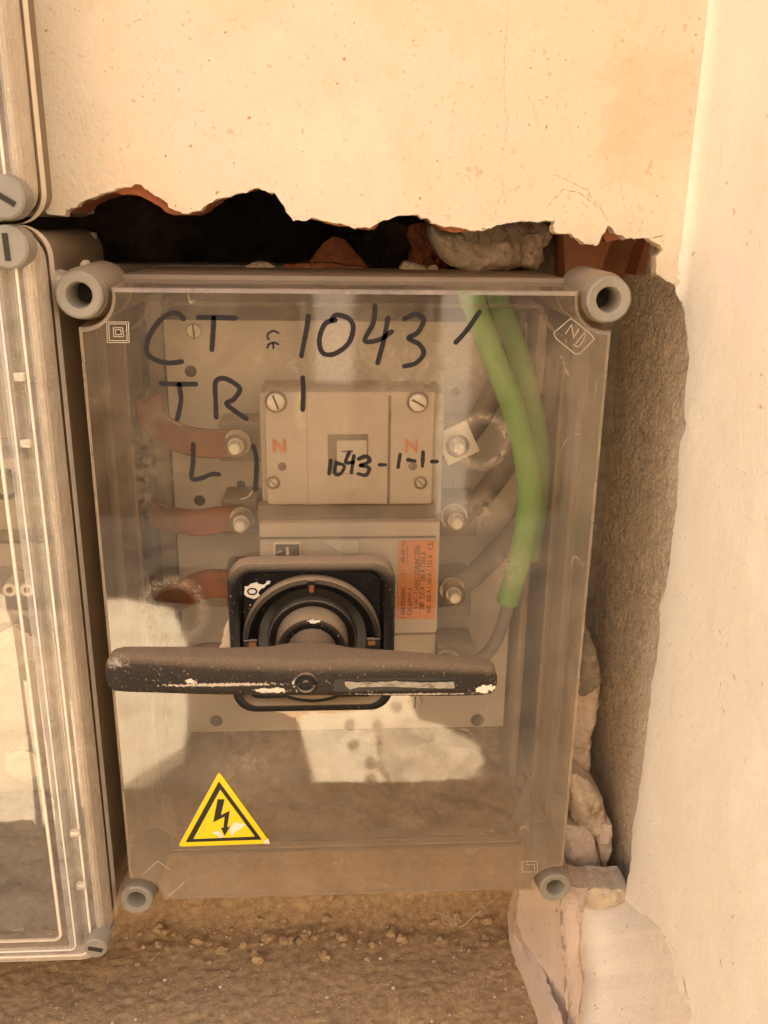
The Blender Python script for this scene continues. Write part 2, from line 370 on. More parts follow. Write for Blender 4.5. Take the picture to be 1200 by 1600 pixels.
M['hole'] = surf('hole_dark', (.035, .028, .02), .1, 60, .7, ())
M['copper'] = surf('copper_bar', (.24, .070, .022), .3, 70, .5, ((200, .25, .001),), metal=.25, dust=((.34, .19, .09), .5, .12), c2=(60, .52, .1, (.17, .07, .035)))
M['steel'] = surf('zinc_steel', (.72, .64, .52), .08, 90, .32, ((500, .1, .0004),), metal=.8, dust=(DUST, .3, .15))
M['steel_lt'] = surf('bright_screw', (.85, .78, .66), .06, 90, .4, ((500, .1, .0004),), metal=.3)
M['black'] = surf('black_plastic', (.007, .006, .0055), .2, 60, .42, ((400, .2, .0006),), dust=((.40, .28, .165), 1.2, .0, 160),
                  spots=((650, .66, (.42, .31, .2), .05), (260, .70, (.55, .44, .33), .03, 8)), spec=.22)
M['black_clean'] = surf('black_plastic_inner', (.012, .010, .009), .2, 60, .3, ((400, .08, .0004),), dust=((.32, .23, .14), .35, .04, 160))
M['handle'] = surf('dusty_black_handle', (.016, .0125, .010), .3, 80, .5, ((700, .6, .0007), (120, .15, .001)), spec=.25, dust=((.37, .25, .145), .75, .06, 110),
                   spots=((620, .62, (.26, .18, .115), .08), (520, .68, (.50, .38, .26), .04)), marks=(
    (at(425, 1079, -.0616), (.013, .01, .0026), (.74, .62, .48), 420, .06), (at(298, 1065, -.0616), (.006, .01, .0022), (.72, .60, .47), 480, .06), (at(757, 1078, -.0616), (.009, .01, .0040), (.80, .70, .56), 420, .06),
    (at(463, 1068, -.0616), (.0030, .01, .0058), (.78, .66, .52), 420, .06), (at(182, 1035, -.0610), (.010, .01, .006), (.50, .42, .33), 500, .5), (at(350, 1070, -.0616), (.05, .01, .0016), (.55, .44, .33), 600, .1),
    (at(640, 1086, -.0616), (.05, .01, .0012), (.55, .45, .35), 600, .1)))
M['dustfilm'] = surf('settled_dust', (.46, .33, .20), .15, 150, .95, ((900, .5, .0006),), spec=.05)
M['filler'] = surf('dirty_filler', (.36, .30, .22), .3, 260, .6, ((500, .5, .0008),), c2=(150, .55, .1, (.14, .11, .08)), sc=(1, 1, 2))
M['white_chip'] = surf('paint_splash', (.82, .72, .58), .08, 200, .8, ((800, .4, .0006),))
M['green'] = surf('green_cable_jacket', (.17, .38, .085), .10, 40, .6, ((60, .1, .001),), dust=((.42, .45, .22), .2, .3, 60))
M['green_dk'] = surf('green_cable_jacket_rear', (.17, .40, .09), .12, 40, .6, ((60, .1, .001),), dust=((.40, .42, .22), .3, .3, 60))
M['cable_dk'] = surf('dark_cable_jacket', (.055, .048, .04), .15, 40, .5, ((60, .1, .001),), dust=(DUST, .5, .12))
M['cable_gr'] = surf('grey_cable_jacket', (.17, .16, .15), .1, 40, .5, ((60, .1, .001),), dust=(DUST, .5, .25))
M['marker'] = surf('felt_pen_ink', (.014, .009, .011), .25, 300, .35, ())
M['yellow'] = surf('yellow_vinyl', (.86, .62, .010), .02, 60, .45, ())
M['vblack'] = surf('printed_black', (.018, .014, .010), .1, 60, .5, ())
M['orange'] = surf('orange_paper_label', (.78, .27, .075), .05, 60, .6, ())
M['ink'] = surf('label_ink', (.14, .06, .03), .1, 60, .6, ())
M['orange_ink'] = surf('orange_print', (.62, .20, .08), .05, 60, .6, ())
M['white_pl'] = surf('white_plastic', (.80, .72, .58), .05, 40, .4, ((200, .1, .0005),))
M['white_dull'] = surf('dull_white_plastic', (.60, .52, .41), .1, 60, .5, ((300, .2, .0005),))
M['sealant'] = surf('dried_sealant', (.60, .45, .31), .15, 120, .5, ((300, .5, .001),))
M['rib'] = surf('highlight_edge', (.90, .79, .64), .1, 80, .35, ((200, .2, .0006),))  # rib colour raised to carry the bright highlight lines of the plastic
M['silt'] = surf('fallen_silt', (.30, .195, .105), .3, 60, .95, ((50, .4, .003), (330, .7, .002)), c2=(35, .56, .1, (.44, .32, .2)), spec=.1)
M['plaster_low'] = surf('patched_plaster', (.885, .775, .615), .04, 30, .85, ((20, .35, .006), (140, .5, .002), (420, .5, .001)), spots=((300, .65, (.62, .47, .32), .06),), spec=.2)
M['sand'] = surf('grey_sand', (.25, .22, .175), .25, 150, .95, ((90, .5, .003), (700, .6, .001)), spots=((60, .63, (.30, .25, .18), .06, 6),), spec=.1)
M['fibre'] = surf('jute_fibre', (.52, .38, .24), .1, 100, .9, ())
M['rubble'] = surf('pale_rubble', (.55, .42, .27), .35, 16, .95, ((20, .6, .02),), c2=(11, .5, .1, (.80, .62, .42)))
M['refl_slab'] = surf('pale_reflection_slab', (.86, .69, .46), .16, 14, .9, ((30, .3, .01),), c2=(9, .55, .1, (.66, .50, .32)))  # pale colour of the slabs added for the lid reflections
M['soil'] = surf('darkened_ground', (.055, .042, .030), .25, 3, .95, ((20, .4, .02),))  # ground darkened so the lid's reflection stays dark between the slabs
M['wood'] = surf('dark_panel', (.045, .032, .022), .2, 5, .7, ((30, .3, .004),), sc=(6, 1, 1))
M['facade'] = surf('cream_render', (.82, .70, .54), .06, 2, .9, ((20, .2, .01),))
LID = plastic_clear('dusty_clear_lid', (.86, .81, .73), (.52, .40, .27), .015, .26, 11, .04, 1.9, .7, low=(-.25, -.37, .0, .24), scuffs=(
    (at(752, 690, 0), (.0165, .01, .0165), (.80, .22), .9, 420), (at(690, 660, 0), (.012, .01, .010), None, .5, 500), (at(745, 800, 0), (.020, .01, .014), None, .9, 380), (at(795, 890, 0), (.014, .01, .016), None, .9, 380),
    (at(850, 600, 0), (.026, .01, .024), None, .35, 480), (at(872, 560, 0), (.016, .01, .022), None, .3, 420), (at(272, 955, 0), (.019, .01, .021), (.85, .25), .8, 500), 
    (at(470, 640, 0), (.006, .01, .016), None, .7, 500), (at(560, 560, 0), (.09, .01, .03), None, .35, 220), (at(680, 590, 0), (.05, .01, .02), None, .45, 260),
    (at(230, 730, 0), (.02, .01, .05), None, .4, 320), (at(400, 1190, 0), (.05, .01, .03), None, .5, 300)))
LIDS = plastic_clear('dusty_clear_lid_side', (.86, .80, .70), (.42, .31, .20), .22, .5, 20, .08, 1.6, .2)
CLR = plastic_clear('clear_box_plastic', (.94, .90, .84), (.62, .50, .37), .08, .26, 18, .02, 1.8, .5)
CLRE = plastic_clear('clear_box_edge', (.95, .90, .82), (.88, .79, .66), .22, .50, 26, .06, 3.0, .4)
M['band'] = plastic_clear('milky_plastic_band', (.9, .85, .76), (.74, .62, .46), .5, .8, 60, .08, 2.5, .2)
EMB = plastic_clear('moulded_mark', (1, .97, .92), (.80, .68, .52), .5, .65, 60, .1, 1.6, 0)

# ------------------------------------------------------------------ setting: courtyard, ledge
ZL = -.46          # plaster plane, reveal plane, ledge height
GZ = -1.5; FY = -.25                   # courtyard ground, street face of the wall
def grid(name, fn, nu, nv, m, parent=None, smooth=True):
    uu, vv = np.meshgrid(np.linspace(0, 1, nu), np.linspace(0, 1, nv), indexing='ij'); P = fn(uu, vv).reshape(-1, 3)
    i, j = np.meshgrid(np.arange(nu-1), np.arange(nv-1), indexing='ij'); a = (i*nv+j).ravel()
    F = np.c_[a, a+nv, a+nv+1, a+1]
    return mesh(name, P.tolist(), F.tolist(), m, parent, smooth)
tag(grid('ground', lambda u, v: np.stack([-60+120*u, -60+120*v, np.full_like(u, GZ)], -1), 12, 12, M['soil']), kind='structure')

# unseen pale slabs added in the courtyard to reflect as bright patches in lids
def slab(x0, x1, y0, y1, label, holes=False):
    t = thing('reflection_slab', label, 'slab', ((x0+x1)/2, (y0+y1)/2, GZ), 'unseen pale slabs added for the lid reflections')
    bm = bmesh.new(); box(bm, x0, x1, y0, y1, GZ, GZ+.05, bev=.01); sharp(bmo('slab_top', bm, M['refl_slab'], t))
    if holes:
        bm = bmesh.new()
        for i in range(int((x1-x0)/.085)):
            for j in range(int((y1-y0)/.12)):
                g = bmesh.ops.create_cone(bm, cap_ends=True, segments=10, radius1=.016, radius2=.016, depth=.004)
                bmesh.ops.translate(bm, verts=g['verts'], vec=(x0+.05+i*.085, y0+.06+j*.12, GZ+.0515))
        tag(bmo('hole', bm, M['hole'], t), kind='stuff')
SL = []   # filled below once the wall stands

# brown mortar ledge under the boxes
def ledge_fn(u, v):
    x = -.75+(.150+.75)*u**1; y = FY+(.095-FY)*v
    P = np.stack([x, y, np.zeros_like(x)], -1)
    z = ZL+.0012*fbm(P, 24, 3, 3)+.0007*fbm(P, 300, 3, 9, .7)
    z = z+.012*np.clip((y-.062)/.03, 0, 1)**2
    z = np.where(v <= .0001, ZL-.01, z)
    return np.stack([x, y, z], -1)
tag(grid('ledge', ledge_fn, 420, 200, M['ledge']), kind='structure')

# ------------------------------------------------------------------ plastered niche walls
def sheetpos(s, z):
    """s runs along the back plane to the inner corner, then along the reveal towards the street"""
    r_ = .014; t = s-XR; u = np.clip((t+r_)/(2*r_), 0, 1)
    X = np.where(t < -r_, s, np.where(t > r_, XR, (XR-r_)+2*r_*u*(1-u/2)*1.0))
    Xb = (1-u)**2*(XR-r_)+2*u*(1-u)*XR+u**2*XR; Yb = (1-u)**2*YP+2*u*(1-u)*YP+u**2*(YP-r_)
    X = np.where(t < -r_, s, np.where(t > r_, XR, Xb)); Y = np.where(t < -r_, YP, np.where(t > r_, YP-t, Yb))
    nx = np.where(t < -r_, 0., np.where(t > r_, -1., -u)); ny = np.where(t < -r_, -1., np.where(t > r_, 0., -(1-u)))
    n = np.stack([nx, ny, 0*nx], -1); n /= np.linalg.norm(n, axis=-1, keepdims=True)
    P = np.stack([X, Y, z], -1)
    d = .0016*fbm(P, 7, 3, 21)+.00035*fbm(P, 60, 3, 22)
    # the coat swells a little where it ends low beside the box
    d = d+.006*np.exp(-((z+.41)/.03)**2)*np.exp(-((s-.165)/.03)**2)
    return P+n*d[..., None], n
bk = lambda x, y: (at(x, y, YP).x, at(x, y, YP).z)
sdp = lambda x, y: (XR+YP-atX(x, y, XR).y, atX(x, y, XR).z)
left_edge = [(28, -120), (34, 0), (40, 80), (47, 180), (52, 222), (62, 231), (55, 240), (60, 300), (64, 322), (76, 333)]
low_edge = [(98, 338), (108, 327), (140, 312), (168, 302), (190, 292), (215, 291), (240, 303), (262, 320), (285, 331), (308, 333), (325, 320), (345, 308), (375, 300), (400, 296), (430, 300),
            (440, 318), (450, 335), (458, 345), (485, 342), (520, 350), (560, 354), (582, 356), (600, 345), (630, 338), (655, 339), (675, 347), (700, 355), (735, 360), (765, 355), (800, 347),
            (830, 344), (866, 345), (868, 362), (890, 368), (915, 382), (935, 383), (946, 362), (950, 352), (962, 365), (980, 373), (1000, 372), (1036, 370)]
side_edge = [(1050, 371), (1058, 385), (1053, 402), (1051, 425), (1063, 450), (1070, 480), (1073, 520), (1077, 560), (1072, 600), (1070, 640), (1075, 662), (1064, 692), (1060, 730), (1056, 800),
             (1046, 880), (1043, 905), (1031, 950), (1030, 1000), (1021, 1060), (1015, 1130), (1008, 1200), (1000, 1250), (992, 1300), (990, 1340), (984, 1385)]
low2 = [(975, 1418), (945, 1410), (925, 1405), (906, 1428), (903, 1480), (908, 1530), (902, 1580), (900, 1660)]
def jag(pts, amp, step, seed): return rough_outline(pts, amp, step, seed, closed=False)
E1 = jag([bk(*p) for p in left_edge+low_edge], .0011, .0013, 1)
E2 = jag([sdp(*p) for p in side_edge], .0012, .0013, 2)
E3 = jag([bk(*p) for p in low2], .0012, .0014, 3)
ZT = 1.0; SMAX = XR+YP-FY
outline = [(E1[0][0], ZT)]+E1+E2+E3+[(E3[-1][0], -.9), (SMAX, -.9), (SMAX, ZT)]
def inpoly(P, poly):
    x, y = P[:, 0], P[:, 1]; c = np.zeros(len(P), bool); q = np.array(poly); j = len(q)-1
    for i in range(len(q)):
        xi, yi = q[i]; xj, yj = q[j]
        with np.errstate(divide='ignore', invalid='ignore'):
            m_ = ((yi > y) != (yj > y)) & (x < (xj-xi)*(y-yi)/(yj-yi+1e-15)+xi)
        c ^= m_; j = i
    return c
def sheet(poly, sr, zr, step, coarse):
    s, z = np.meshgrid(np.arange(sr[0], sr[1], step), np.arange(zr[0], zr[1], step)); G = np.c_[s.ravel(), z.ravel()]
    G = G+rng.uniform(-.25, .25, G.shape)*step
    s, z = np.meshgrid(np.arange(-.2, SMAX, coarse), np.arange(-.9, ZT, coarse)); G2 = np.c_[s.ravel(), z.ravel()]
    G2 = G2[(G2[:, 1] < zr[0]-.01) | (G2[:, 1] > zr[1]+.01)]
    G = np.r_[G, G2]; G = G[inpoly(G, poly)]
    # keep interior points clear of the broken edge
    q = np.array(poly); keep = np.ones(len(G), bool)
    near = np.zeros(len(G), bool)
    for k in range(0, len(q), 1): near |= (np.abs(G[:, 0]-q[k, 0]) < step*.35) & (np.abs(G[:, 1]-q[k, 1]) < step*.35)
    G = G[~near]
    vs = [Vector(p) for p in poly]+[Vector(p) for p in G]; n = len(poly)
    seams = [(XR, z_) for z_ in np.arange(.02, ZT-.01, .004 if ZT < .3 else .01)]+[(x_, -.2) for x_ in ()]
    k0 = len(vs); vs += [Vector(p) for p in seams]; ed = [(i, (i+1) % n) for i in range(n)]+[(k0+i, k0+i+1) for i in range(len(seams)-1)]
    ov, oe, of, *_ = delaunay_2d_cdt(vs, ed, [], 1, 1e-7)
    return np.array([v[:] for v in ov]), [tuple(f) for f in of]
V2, F2 = sheet(outline, (-.19, SMAX), (-.44, .2), .0036, .05)
cen = np.array([V2[list(f)].mean(0) for f in F2]); ok = inpoly(cen, outline); F2 = [f for f, k in zip(F2, ok) if k]; cen = cen[ok]
def plaster_part(sel, name, m, parent, thick):
    F = [f for f, k in zip(F2, sel) if k]; used = sorted({i for f in F for i in f}); mp = {v: i for i, v in enumerate(used)}
    P2 = V2[used]; P, n = sheetpos(P2[:, 0], P2[:, 1]); F = [tuple(mp[i] for i in f) for f in F]
    cnt = {}
    for f in F:
        for a, b in zip(f, f[1:]+f[:1]): cnt.setdefault((min(a, b), max(a, b)), []).append((a, b))
    bnd = [v[0] for v in cnt.values() if len(v) == 1]; bv = sorted({i for e in bnd for i in e}); bi = {v: k for k, v in enumerate(bv)}
    L = len(P); pb = P[bv]; nb = n[bv]
    # inward direction in the sheet: pull the front lip back a hair, leave the rear of the break ragged
    q = fbm(pb, 330, 3, 5); mid = pb-nb*thick*.45; mid = mid+np.c_[q*.0006, 0*q, fbm(pb, 300, 2, 8)*.0009]; back = pb-nb*thick*(1+.2*q[:, None])+np.c_[0*q, 0*q, fbm(pb, 250, 2, 12)*.0012]
    VV = np.r_[P, mid, back]; nb_ = len(bv)
    FF = list(F)
    for a, b in bnd:
        FF += [(b, a, L+bi[a], L+bi[b]), (L+bi[b], L+bi[a], L+nb_+bi[a], L+nb_+bi[b])]
    o = mesh(name, VV.tolist(), FF, m, parent); sharp(o, 50)
    o.data.materials.append(M['plaster_raw'])
    for p in o.data.polygons[len(F):]: p.material_index = 1
    return o
wall_b = thing('back_wall', 'cream plastered wall above the box with a ragged broken lower edge', 'wall', (0, YP, .3))
wall_s = thing('side_wall', 'smooth pale plastered side wall right of the box with exposed grey mortar', 'wall', (XR, -.1, -.2))
isb = (cen[:, 0] < XR)
plaster_part(isb & (cen[:, 1] > -.2), 'plaster', M['plaster'], wall_b, .009)
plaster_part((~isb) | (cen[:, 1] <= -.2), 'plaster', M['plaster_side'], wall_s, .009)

# hairline cracks in the plaster
def crack(pts, wd, parent, seed):
    P2 = rough_outline([bk(*p) for p in pts], .0007, .0012, seed, closed=False); A = np.array(P2); C3, n = sheetpos(A[:, 0], A[:, 1])
    C3 = C3+n*.00012; V = []; F = []
    for i, p in enumerate(C3):
        t = C3[min(i+1, len(C3)-1)]-C3[max(i-1, 0)]; t /= np.linalg.norm(t)+1e-9; a = np.cross(t, n[i]); h = wd*(.55+.45*math.sin(i*1.7+seed))*(1-abs(2*i/len(C3)-1)**3*.8)
        V += [p+a*h, p-a*h]
    for i in range(len(C3)-1): F.append((2*i, 2*i+1, 2*i+3, 2*i+2))
    mesh('crack', V, F, M['crack'], parent)
M['crack'] = surf('crack_dark', (.42, .26, .15), .2, 200, .95, ())
crack([(848, 330), (862, 312), (882, 297), (905, 302), (925, 318), (940, 332), (948, 346)], .00022, wall_b, 1)
crack([(858, 268), (880, 278), (902, 288), (918, 300), (932, 318), (945, 335)], .00018, wall_b, 2)
crack([(793, 0), (790, 60), (788, 120), (792, 180), (788, 230), (780, 262)], .00012, wall_b, 3)
crack([(780, 262), (788, 295), (776, 330), (768, 345)], .00012, wall_b, 4)
crack([(788, 300), (812, 292), (835, 290)], .00010, wall_b, 5)
crack([(968, 275), (970, 300), (976, 330)], .0001, wall_b, 6)
crack([(820, 135), (832, 165), (840, 195)], .0001, wall_b, 7)

# bricks behind the plaster (seen at the broken edge) and the roof of the cavity
bpts = [(60, 322), (98, 330), (108, 320), (140, 306), (170, 298), (192, 302), (222, 306), (244, 320), (268, 333), (292, 337), (306, 330), (325, 314), (345, 302), (375, 294), (400, 290), (428, 293),
        (438, 312), (450, 331), (458, 340), (485, 342), (520, 352), (560, 357), (584, 358), (600, 340), (630, 332), (655, 332), (675, 342), (700, 361), (728, 366), (745, 352), (800, 340), (866, 338), (900, 350), (940, 368), (946, 380), (962, 376), (985, 368), (1046, 364)]
def xcut(pts, a, b):
    out = []
    for i, p in enumerate(pts):
        if i and pts[i-1][0] < a <= p[0]: t = (a-pts[i-1][0])/(p[0]-pts[i-1][0]); out.append((a, pts[i-1][1]+t*(p[1]-pts[i-1][1])))
        if a <= p[0] <= b: out.append(p)
        if i and pts[i-1][0] < b < p[0]: t = (b-pts[i-1][0])/(p[0]-pts[i-1][0]); out.append((b, pts[i-1][1]+t*(p[1]-pts[i-1][1])))
    return out
for k, (a, b) in enumerate(((60, 330), (334, 590), (594, 850), (854, 1046))):
    seg = xcut(bpts, a, b); Yb = .0455
    low = jag([(at(x, y, Yb).x, at(x, y, Yb).z) for x, y in seg], .0009, .0016, 30+k)
    pts = [Vector((x, Yb, z)) for x, z in low]+[Vector((low[-1][0], Yb, .14)), Vector((low[0][0], Yb, .14))]
    extr('brick', pts, .055, M['brick'], wall_b)
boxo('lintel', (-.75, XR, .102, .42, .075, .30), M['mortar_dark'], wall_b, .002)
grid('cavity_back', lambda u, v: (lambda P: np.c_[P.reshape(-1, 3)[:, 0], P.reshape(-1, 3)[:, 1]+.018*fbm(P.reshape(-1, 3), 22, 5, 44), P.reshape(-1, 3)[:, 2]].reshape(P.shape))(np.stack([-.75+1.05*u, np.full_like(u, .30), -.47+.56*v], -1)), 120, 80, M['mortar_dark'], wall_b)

# exposed mortar of the reveal: deep strip behind the lost plaster, and the strip of back wall beside the box
def mort_side(u, v):
    y = -.075+(.165+.075)*u; z = -.425+.50*v; P = np.stack([np.full_like(y, XR+.0085), y, z], -1)
    d = .0010*fbm(P, 22, 4, 51, .5)+.0007*fbm(P, 420, 3, 55, .7); P[..., 0] += -np.clip(.006*(y-.09)/.07, 0, .006)-d*.6
    return P
grid('mortar_reveal', mort_side, 300, 620, M['mortar_lt'], wall_s)
def mort_back(u, v):
    x = .105+.10*u; z = -.47+.50*v; P = np.stack([x, np.full_like(x, .147), z], -1)
    P[..., 1] += .003*fbm(P, 40, 5, 61, .55)-.02*np.clip((x-.188)/.012, 0, 1)**2; return P
grid('mortar_back', mort_back, 110, 380, M['mortar'], wall_s)
# low rubble wall under the box, behind the ledge
def rub(u, v):
    x = -.75+.90*u; z = ZL-.002+.078*v; P = np.stack([x, np.full_like(x, .088), z], -1)
    P[..., 1] += .007*fbm(P, 45, 5, 71, .55)+.012*v*v; return P
lw_ = tag(grid('rubble_wall', rub, 500, 50, M['ledge']), 'rough brown mortar wall low behind the ledge below the grey box', 'wall')

# the wall goes on: street face above, beside and below the niche, and an unseen house added to bounce warm light
def wallbox(name, dims, label, m):
    bm = bmesh.new(); box(bm, *dims); return tag(bmo(name, bm, m), label, 'wall')
wallbox('yard_wall', (XR+.022, 3.2, FY, .5, GZ, ZT), 'cream rendered yard wall right of the niche', M['facade'])
wallbox('yard_wall', (-3.2, -.76, FY, .5, GZ, ZT), 'cream rendered yard wall left of the niche', M['facade'])
wallbox('yard_wall', (-.758, .122, FY+.002, .5, GZ, ZL-.012), 'cream rendered wall base below the ledge', M['facade'])
wallbox('yard_wall', (-.758, XR-.001, .43, .5, ZL-.01, ZT), 'rear of the niche behind the masonry', M['facade'])
wallbox('yard_wall', (-.758, XR-.001, .06, .42, .301, ZT), 'masonry above the lintel over the niche', M['facade'])
bm = bmesh.new(); box(bm, -4.5, 4.5, -4.6, -4.2, GZ, 3.0)
bm2 = bmesh.new(); box(bm2, -3.9, -3.5, -4.15, FY, GZ, 1.2); tag(bmo('bounce_wall', bm2, M['facade']), 'unseen cream wall added left of the yard to bounce light onto the reveal', 'wall')  # unseen wall added to bounce sunlight onto the side reveal
hs = thing('house', 'unseen cream house across the yard, added to bounce warm sunlight', 'house', (0, -4.4, GZ))
bmo('wall', bm, M['facade'], hs)
for (x, x2, z2) in ((-1.6, -.105, .7), (.123, .54, .7), (.74, 1.7, .7), (-.102, .120, -.78)):  # dark panels added on the house to break its reflection into bands
    d_ = thing('reflection_panel', {-1.6: 'wide dark panel at the left, added to darken the lid reflection', .123: 'narrow dark panel between two pale strips, added to darken the lid reflection', .74: 'wide dark panel at the right, added to darken the lid reflection', -.102: 'low dark panel at the house foot, added to darken the lid reflection'}[x], 'door', ((x+x2)/2, -4.19, GZ))
    boxo('leaf', (x, x2, -4.198, -4.16, GZ+.02, z2), M['wood'], d_, .01); boxo('handle', (x2-.07, x2-.05, -4.158, -4.12, min(z2-.3, -.5), min(z2-.15, -.35)), M['steel'], d_, .004)
for x in (-2.9, 2.0): boxo('window', (x, x+1.1, -4.21, -4.17, .3, 1.5), M['gap'], hs, .01)

# ------------------------------------------------------------------ the main enclosure
W2 = .135; H = .37
enc = thing('electrical_enclosure', 'grey electrical box with dusty clear lid and round corner caps in the broken wall', 'electrical box', (0, .07, -.37))
BC = [(-.1330, -.0038), (.1322, -.0040), (-.1318, -.3690), (.1310, -.3690)]
def lid_outline(rc, inset=0, n=10):
    """rectangle with a concave bite round each corner boss"""
    x0, x1, z0, z1 = -W2+inset, W2-inset, -H+inset, -inset; out = []
    for (cx, cz), q in ((BC[0], 0), (BC[1], 1), (BC[3], 2), (BC[2], 3)):
        sx = x0 if q in (0, 3) else x1; sz = z1 if q in (0, 1) else z0
        rr = rc+inset*.6
        # intersections with the vertical and horizontal sides
        dz = math.sqrt(max(rr*rr-(sx-cx)**2, 0)); dx = math.sqrt(max(rr*rr-(sz-cz)**2, 0))
        pv = (sx, cz-dz if q in (0, 1) else cz+dz); ph = (cx+dx if q in (0, 3) else cx-dx, sz)
        a = math.atan2(pv[1]-cz, pv[0]-cx); b = math.atan2(ph[1]-cz, ph[0]-cx)
        while b-a > math.pi: b -= 2*math.pi
        while a-b > math.pi: b += 2*math.pi
        arc = [(cx+rr*math.cos(a+(b-a)*k/n), cz+rr*math.sin(a+(b-a)*k/n)) for k in range(n+1)]
        out += arc if q in (0, 2) else arc[::-1]
    return out
O0 = lid_outline(.0165, .0022); O1 = lid_outline(.0165, .0004); O2 = lid_outline(.0158, 0); O3 = lid_outline(.0150, -.0012)
def loops(name, rings, m, parent, close0=False, smooth=True, ang=30):
    V = []; F = []; n = len(rings[0][0])
    for o_, y in rings: V += [(x, y, z) for x, z in o_]
    for k in range(len(rings)-1):
        for i in range(n): j = (i+1) % n; F.append((k*n+i, k*n+j, (k+1)*n+j, (k+1)*n+i))
    if close0: F.append(tuple(range(n)))
    return sharp(mesh(name, V, F, m, parent), ang)
lid = loops('lid', [(O0, 0.0)], LID, enc, True)
# rolled front edge of the lid, its glint painted as a milky film, and the deep side skirt
loops('lid_edge', [(O0, .0001), (O1, .0010), (O2, .0028)], plastic_clear('lid_edge_plastic', (.9, .84, .74), (.56, .44, .31), .34, .6, 40, .15, 2, .2), enc)
loops('lid_skirt', [(O2, .0029), (O3, .046)], LIDS, enc)
loops('lid_flange', [(O3, .0461), (lid_outline(.0140, -.0035), .047), (lid_outline(.0140, -.0035), .0515)], M['post'], enc)
# stiffening rib moulded inside the lid
loops('inner_rib', [(lid_outline(.0195, .0105), .040), (lid_outline(.0195, .0105), .047), (lid_outline(.0195, .0125), .047), (lid_outline(.0195, .0125), .040)], LIDS, enc)
# body: wall, rear panel
OB = lid_outline(.014, -.003); OBi = lid_outline(.0148, .0005)
loops('body', [(OBi, .140), (OBi, .052), (OB, .052), (OB, .145)], M['body'], enc)
boxo('rear_panel', (-.128, .128, .134, .139, -.363, -.007), M['body'], enc, .001)
for i, (cx, cz) in enumerate(BC):
    r_ = .0118 if i < 2 else .0105
    cap_ = lathe('corner_cap', [(r_*.50, .022), (r_*.50, .0035), (r_*.56, .0012), (r_*.88, .0), (r_*.97, .0010), (r_, .0032), (r_, .007), (r_*.9, .0075)], (cx, cz), M['cap'], enc, 48)
    lathe('corner_post', [(r_*.9, .0068), (r_*1.04, .0075), (r_*1.12, .012), (r_*1.16, .046), (r_*1.2, .052)], (cx, cz), M['post'], enc, 40)
    h_ = lathe('screw_hole', [(0, .021), (r_*.5, .0212)], (cx, cz), M['hole'], cap_, 24)
    h_.matrix_parent_inverse = Matrix(); 
boxo('screw_head', (BC[2][0]-.0008, BC[2][0]+.0008, .012, .020, BC[2][1]-.004, BC[2][1]+.004), M['steel'], enc, .0003)
# mounting plate with screws and holes
PY = .10
pl = boxo('mounting_plate', (-.111, .1125, PY, PY+.003, -.3125, -.0262), M['plate'], enc, .0006)
def disc(name, px, py, rpx, Y, m, parent, depth=.001, n=20, slot=None, dome=.0):
    c = at(px, py, Y); r_ = rpx/FPX*(Y-CAM.y)*1.02
    o = lathe(name, [(0, Y-depth-dome), (r_*.8, Y-depth), (r_, Y-depth*.6), (r_, Y)], (c.x, c.z), m, parent, n)
    if slot is not None:
        s = boxo('slot', (-r_*.85, r_*.85, -.0003, .0003, -r_*.10, r_*.10), M['hole'], o, 0)
        s.matrix_parent_inverse = Matrix(); s.location = (c.x, Y-depth-dome-.0002, c.z); s.rotation_euler = (0, slot, 0)
    return o
disc('plate_screw', 303, 517, 12, PY, M['steel'], pl, .002, slot=1.5)
disc('plate_screw', 648, 1095, 13, PY, M['steel'], pl, .002, slot=1.6)
for x, y, r_ in ((298, 580, 9), (312, 782, 9), (377, 757, 7), (338, 1126, 11), (746, 1125, 12), (712, 612, 7), (642, 1018, 8), (760, 560, 7)): disc('hole', x, y, r_, PY, M['hole'], pl, .0003)
for z in (-.05, -.29):
    for x in (-.095, .095): lathe('standoff', [(.005, PY+.003), (.005, .134)], (x, z), M['body'], enc, 16)
# dark strip put in for the shadowed gap left of the plate
boxo('gap_shade_strip', (-.1225, -.1125, .104, .130, -.315, -.012), M['switch_dk'], enc, .001)
boxo('side_rail', (.116, .121, .085, .130, -.345, -.02), M['body'], enc, .001)

# dusty debris on the floor of the enclosure
def deb(u, v):
    x = -.132+.264*u; y = .050+.083*v; P = np.stack([x, y, np.zeros_like(x)], -1)
    P[..., 2] = -.3655+.007*(fbm(P, 45, 4, 81)*.5+.5)+.03*v**2+.001*fbm(P, 400, 2, 82); return P
tag(grid('fallen_dust', deb, 160, 60, M['silt']), 'brown dust and grit heaped on the floor of the grey box', 'dust', kind='stuff')
for i, (x, y, s_, m_) in enumerate(((655, 1270, .011, 'plaster_raw'), (735, 1325, .006, 'plaster_raw'), (530, 1345, .006, 'plaster_raw'), (690, 1200, .034, 'mortar'), (610, 1350, .004, 'mortar'), (800, 1345, .005, 'mortar'))):
    c = at(x, y, .095 if i != 3 else .118)  # fourth piece added for the lumpy patch that the lid reflects
    rock('mortar_crumb', c, (s_, s_*.6 if i != 3 else .012, s_*.75), M[m_], None, 60+i, 3)
    tag(bpy.context.scene.objects[-1] if False else COL.objects[-1], ['flat plaster crumb left of centre behind the lid, under the bright reflection', 'small plaster crumb low at right inside the box', 'small pale crumb above the bottom edge of the lid, near its middle',
        'big mortar lump behind the plate at lower right, added for a lumpy reflection', 'tiny grey crumb at the middle of the box floor', 'grey crumb beside the lower right cap inside the box'][i], 'rubble')

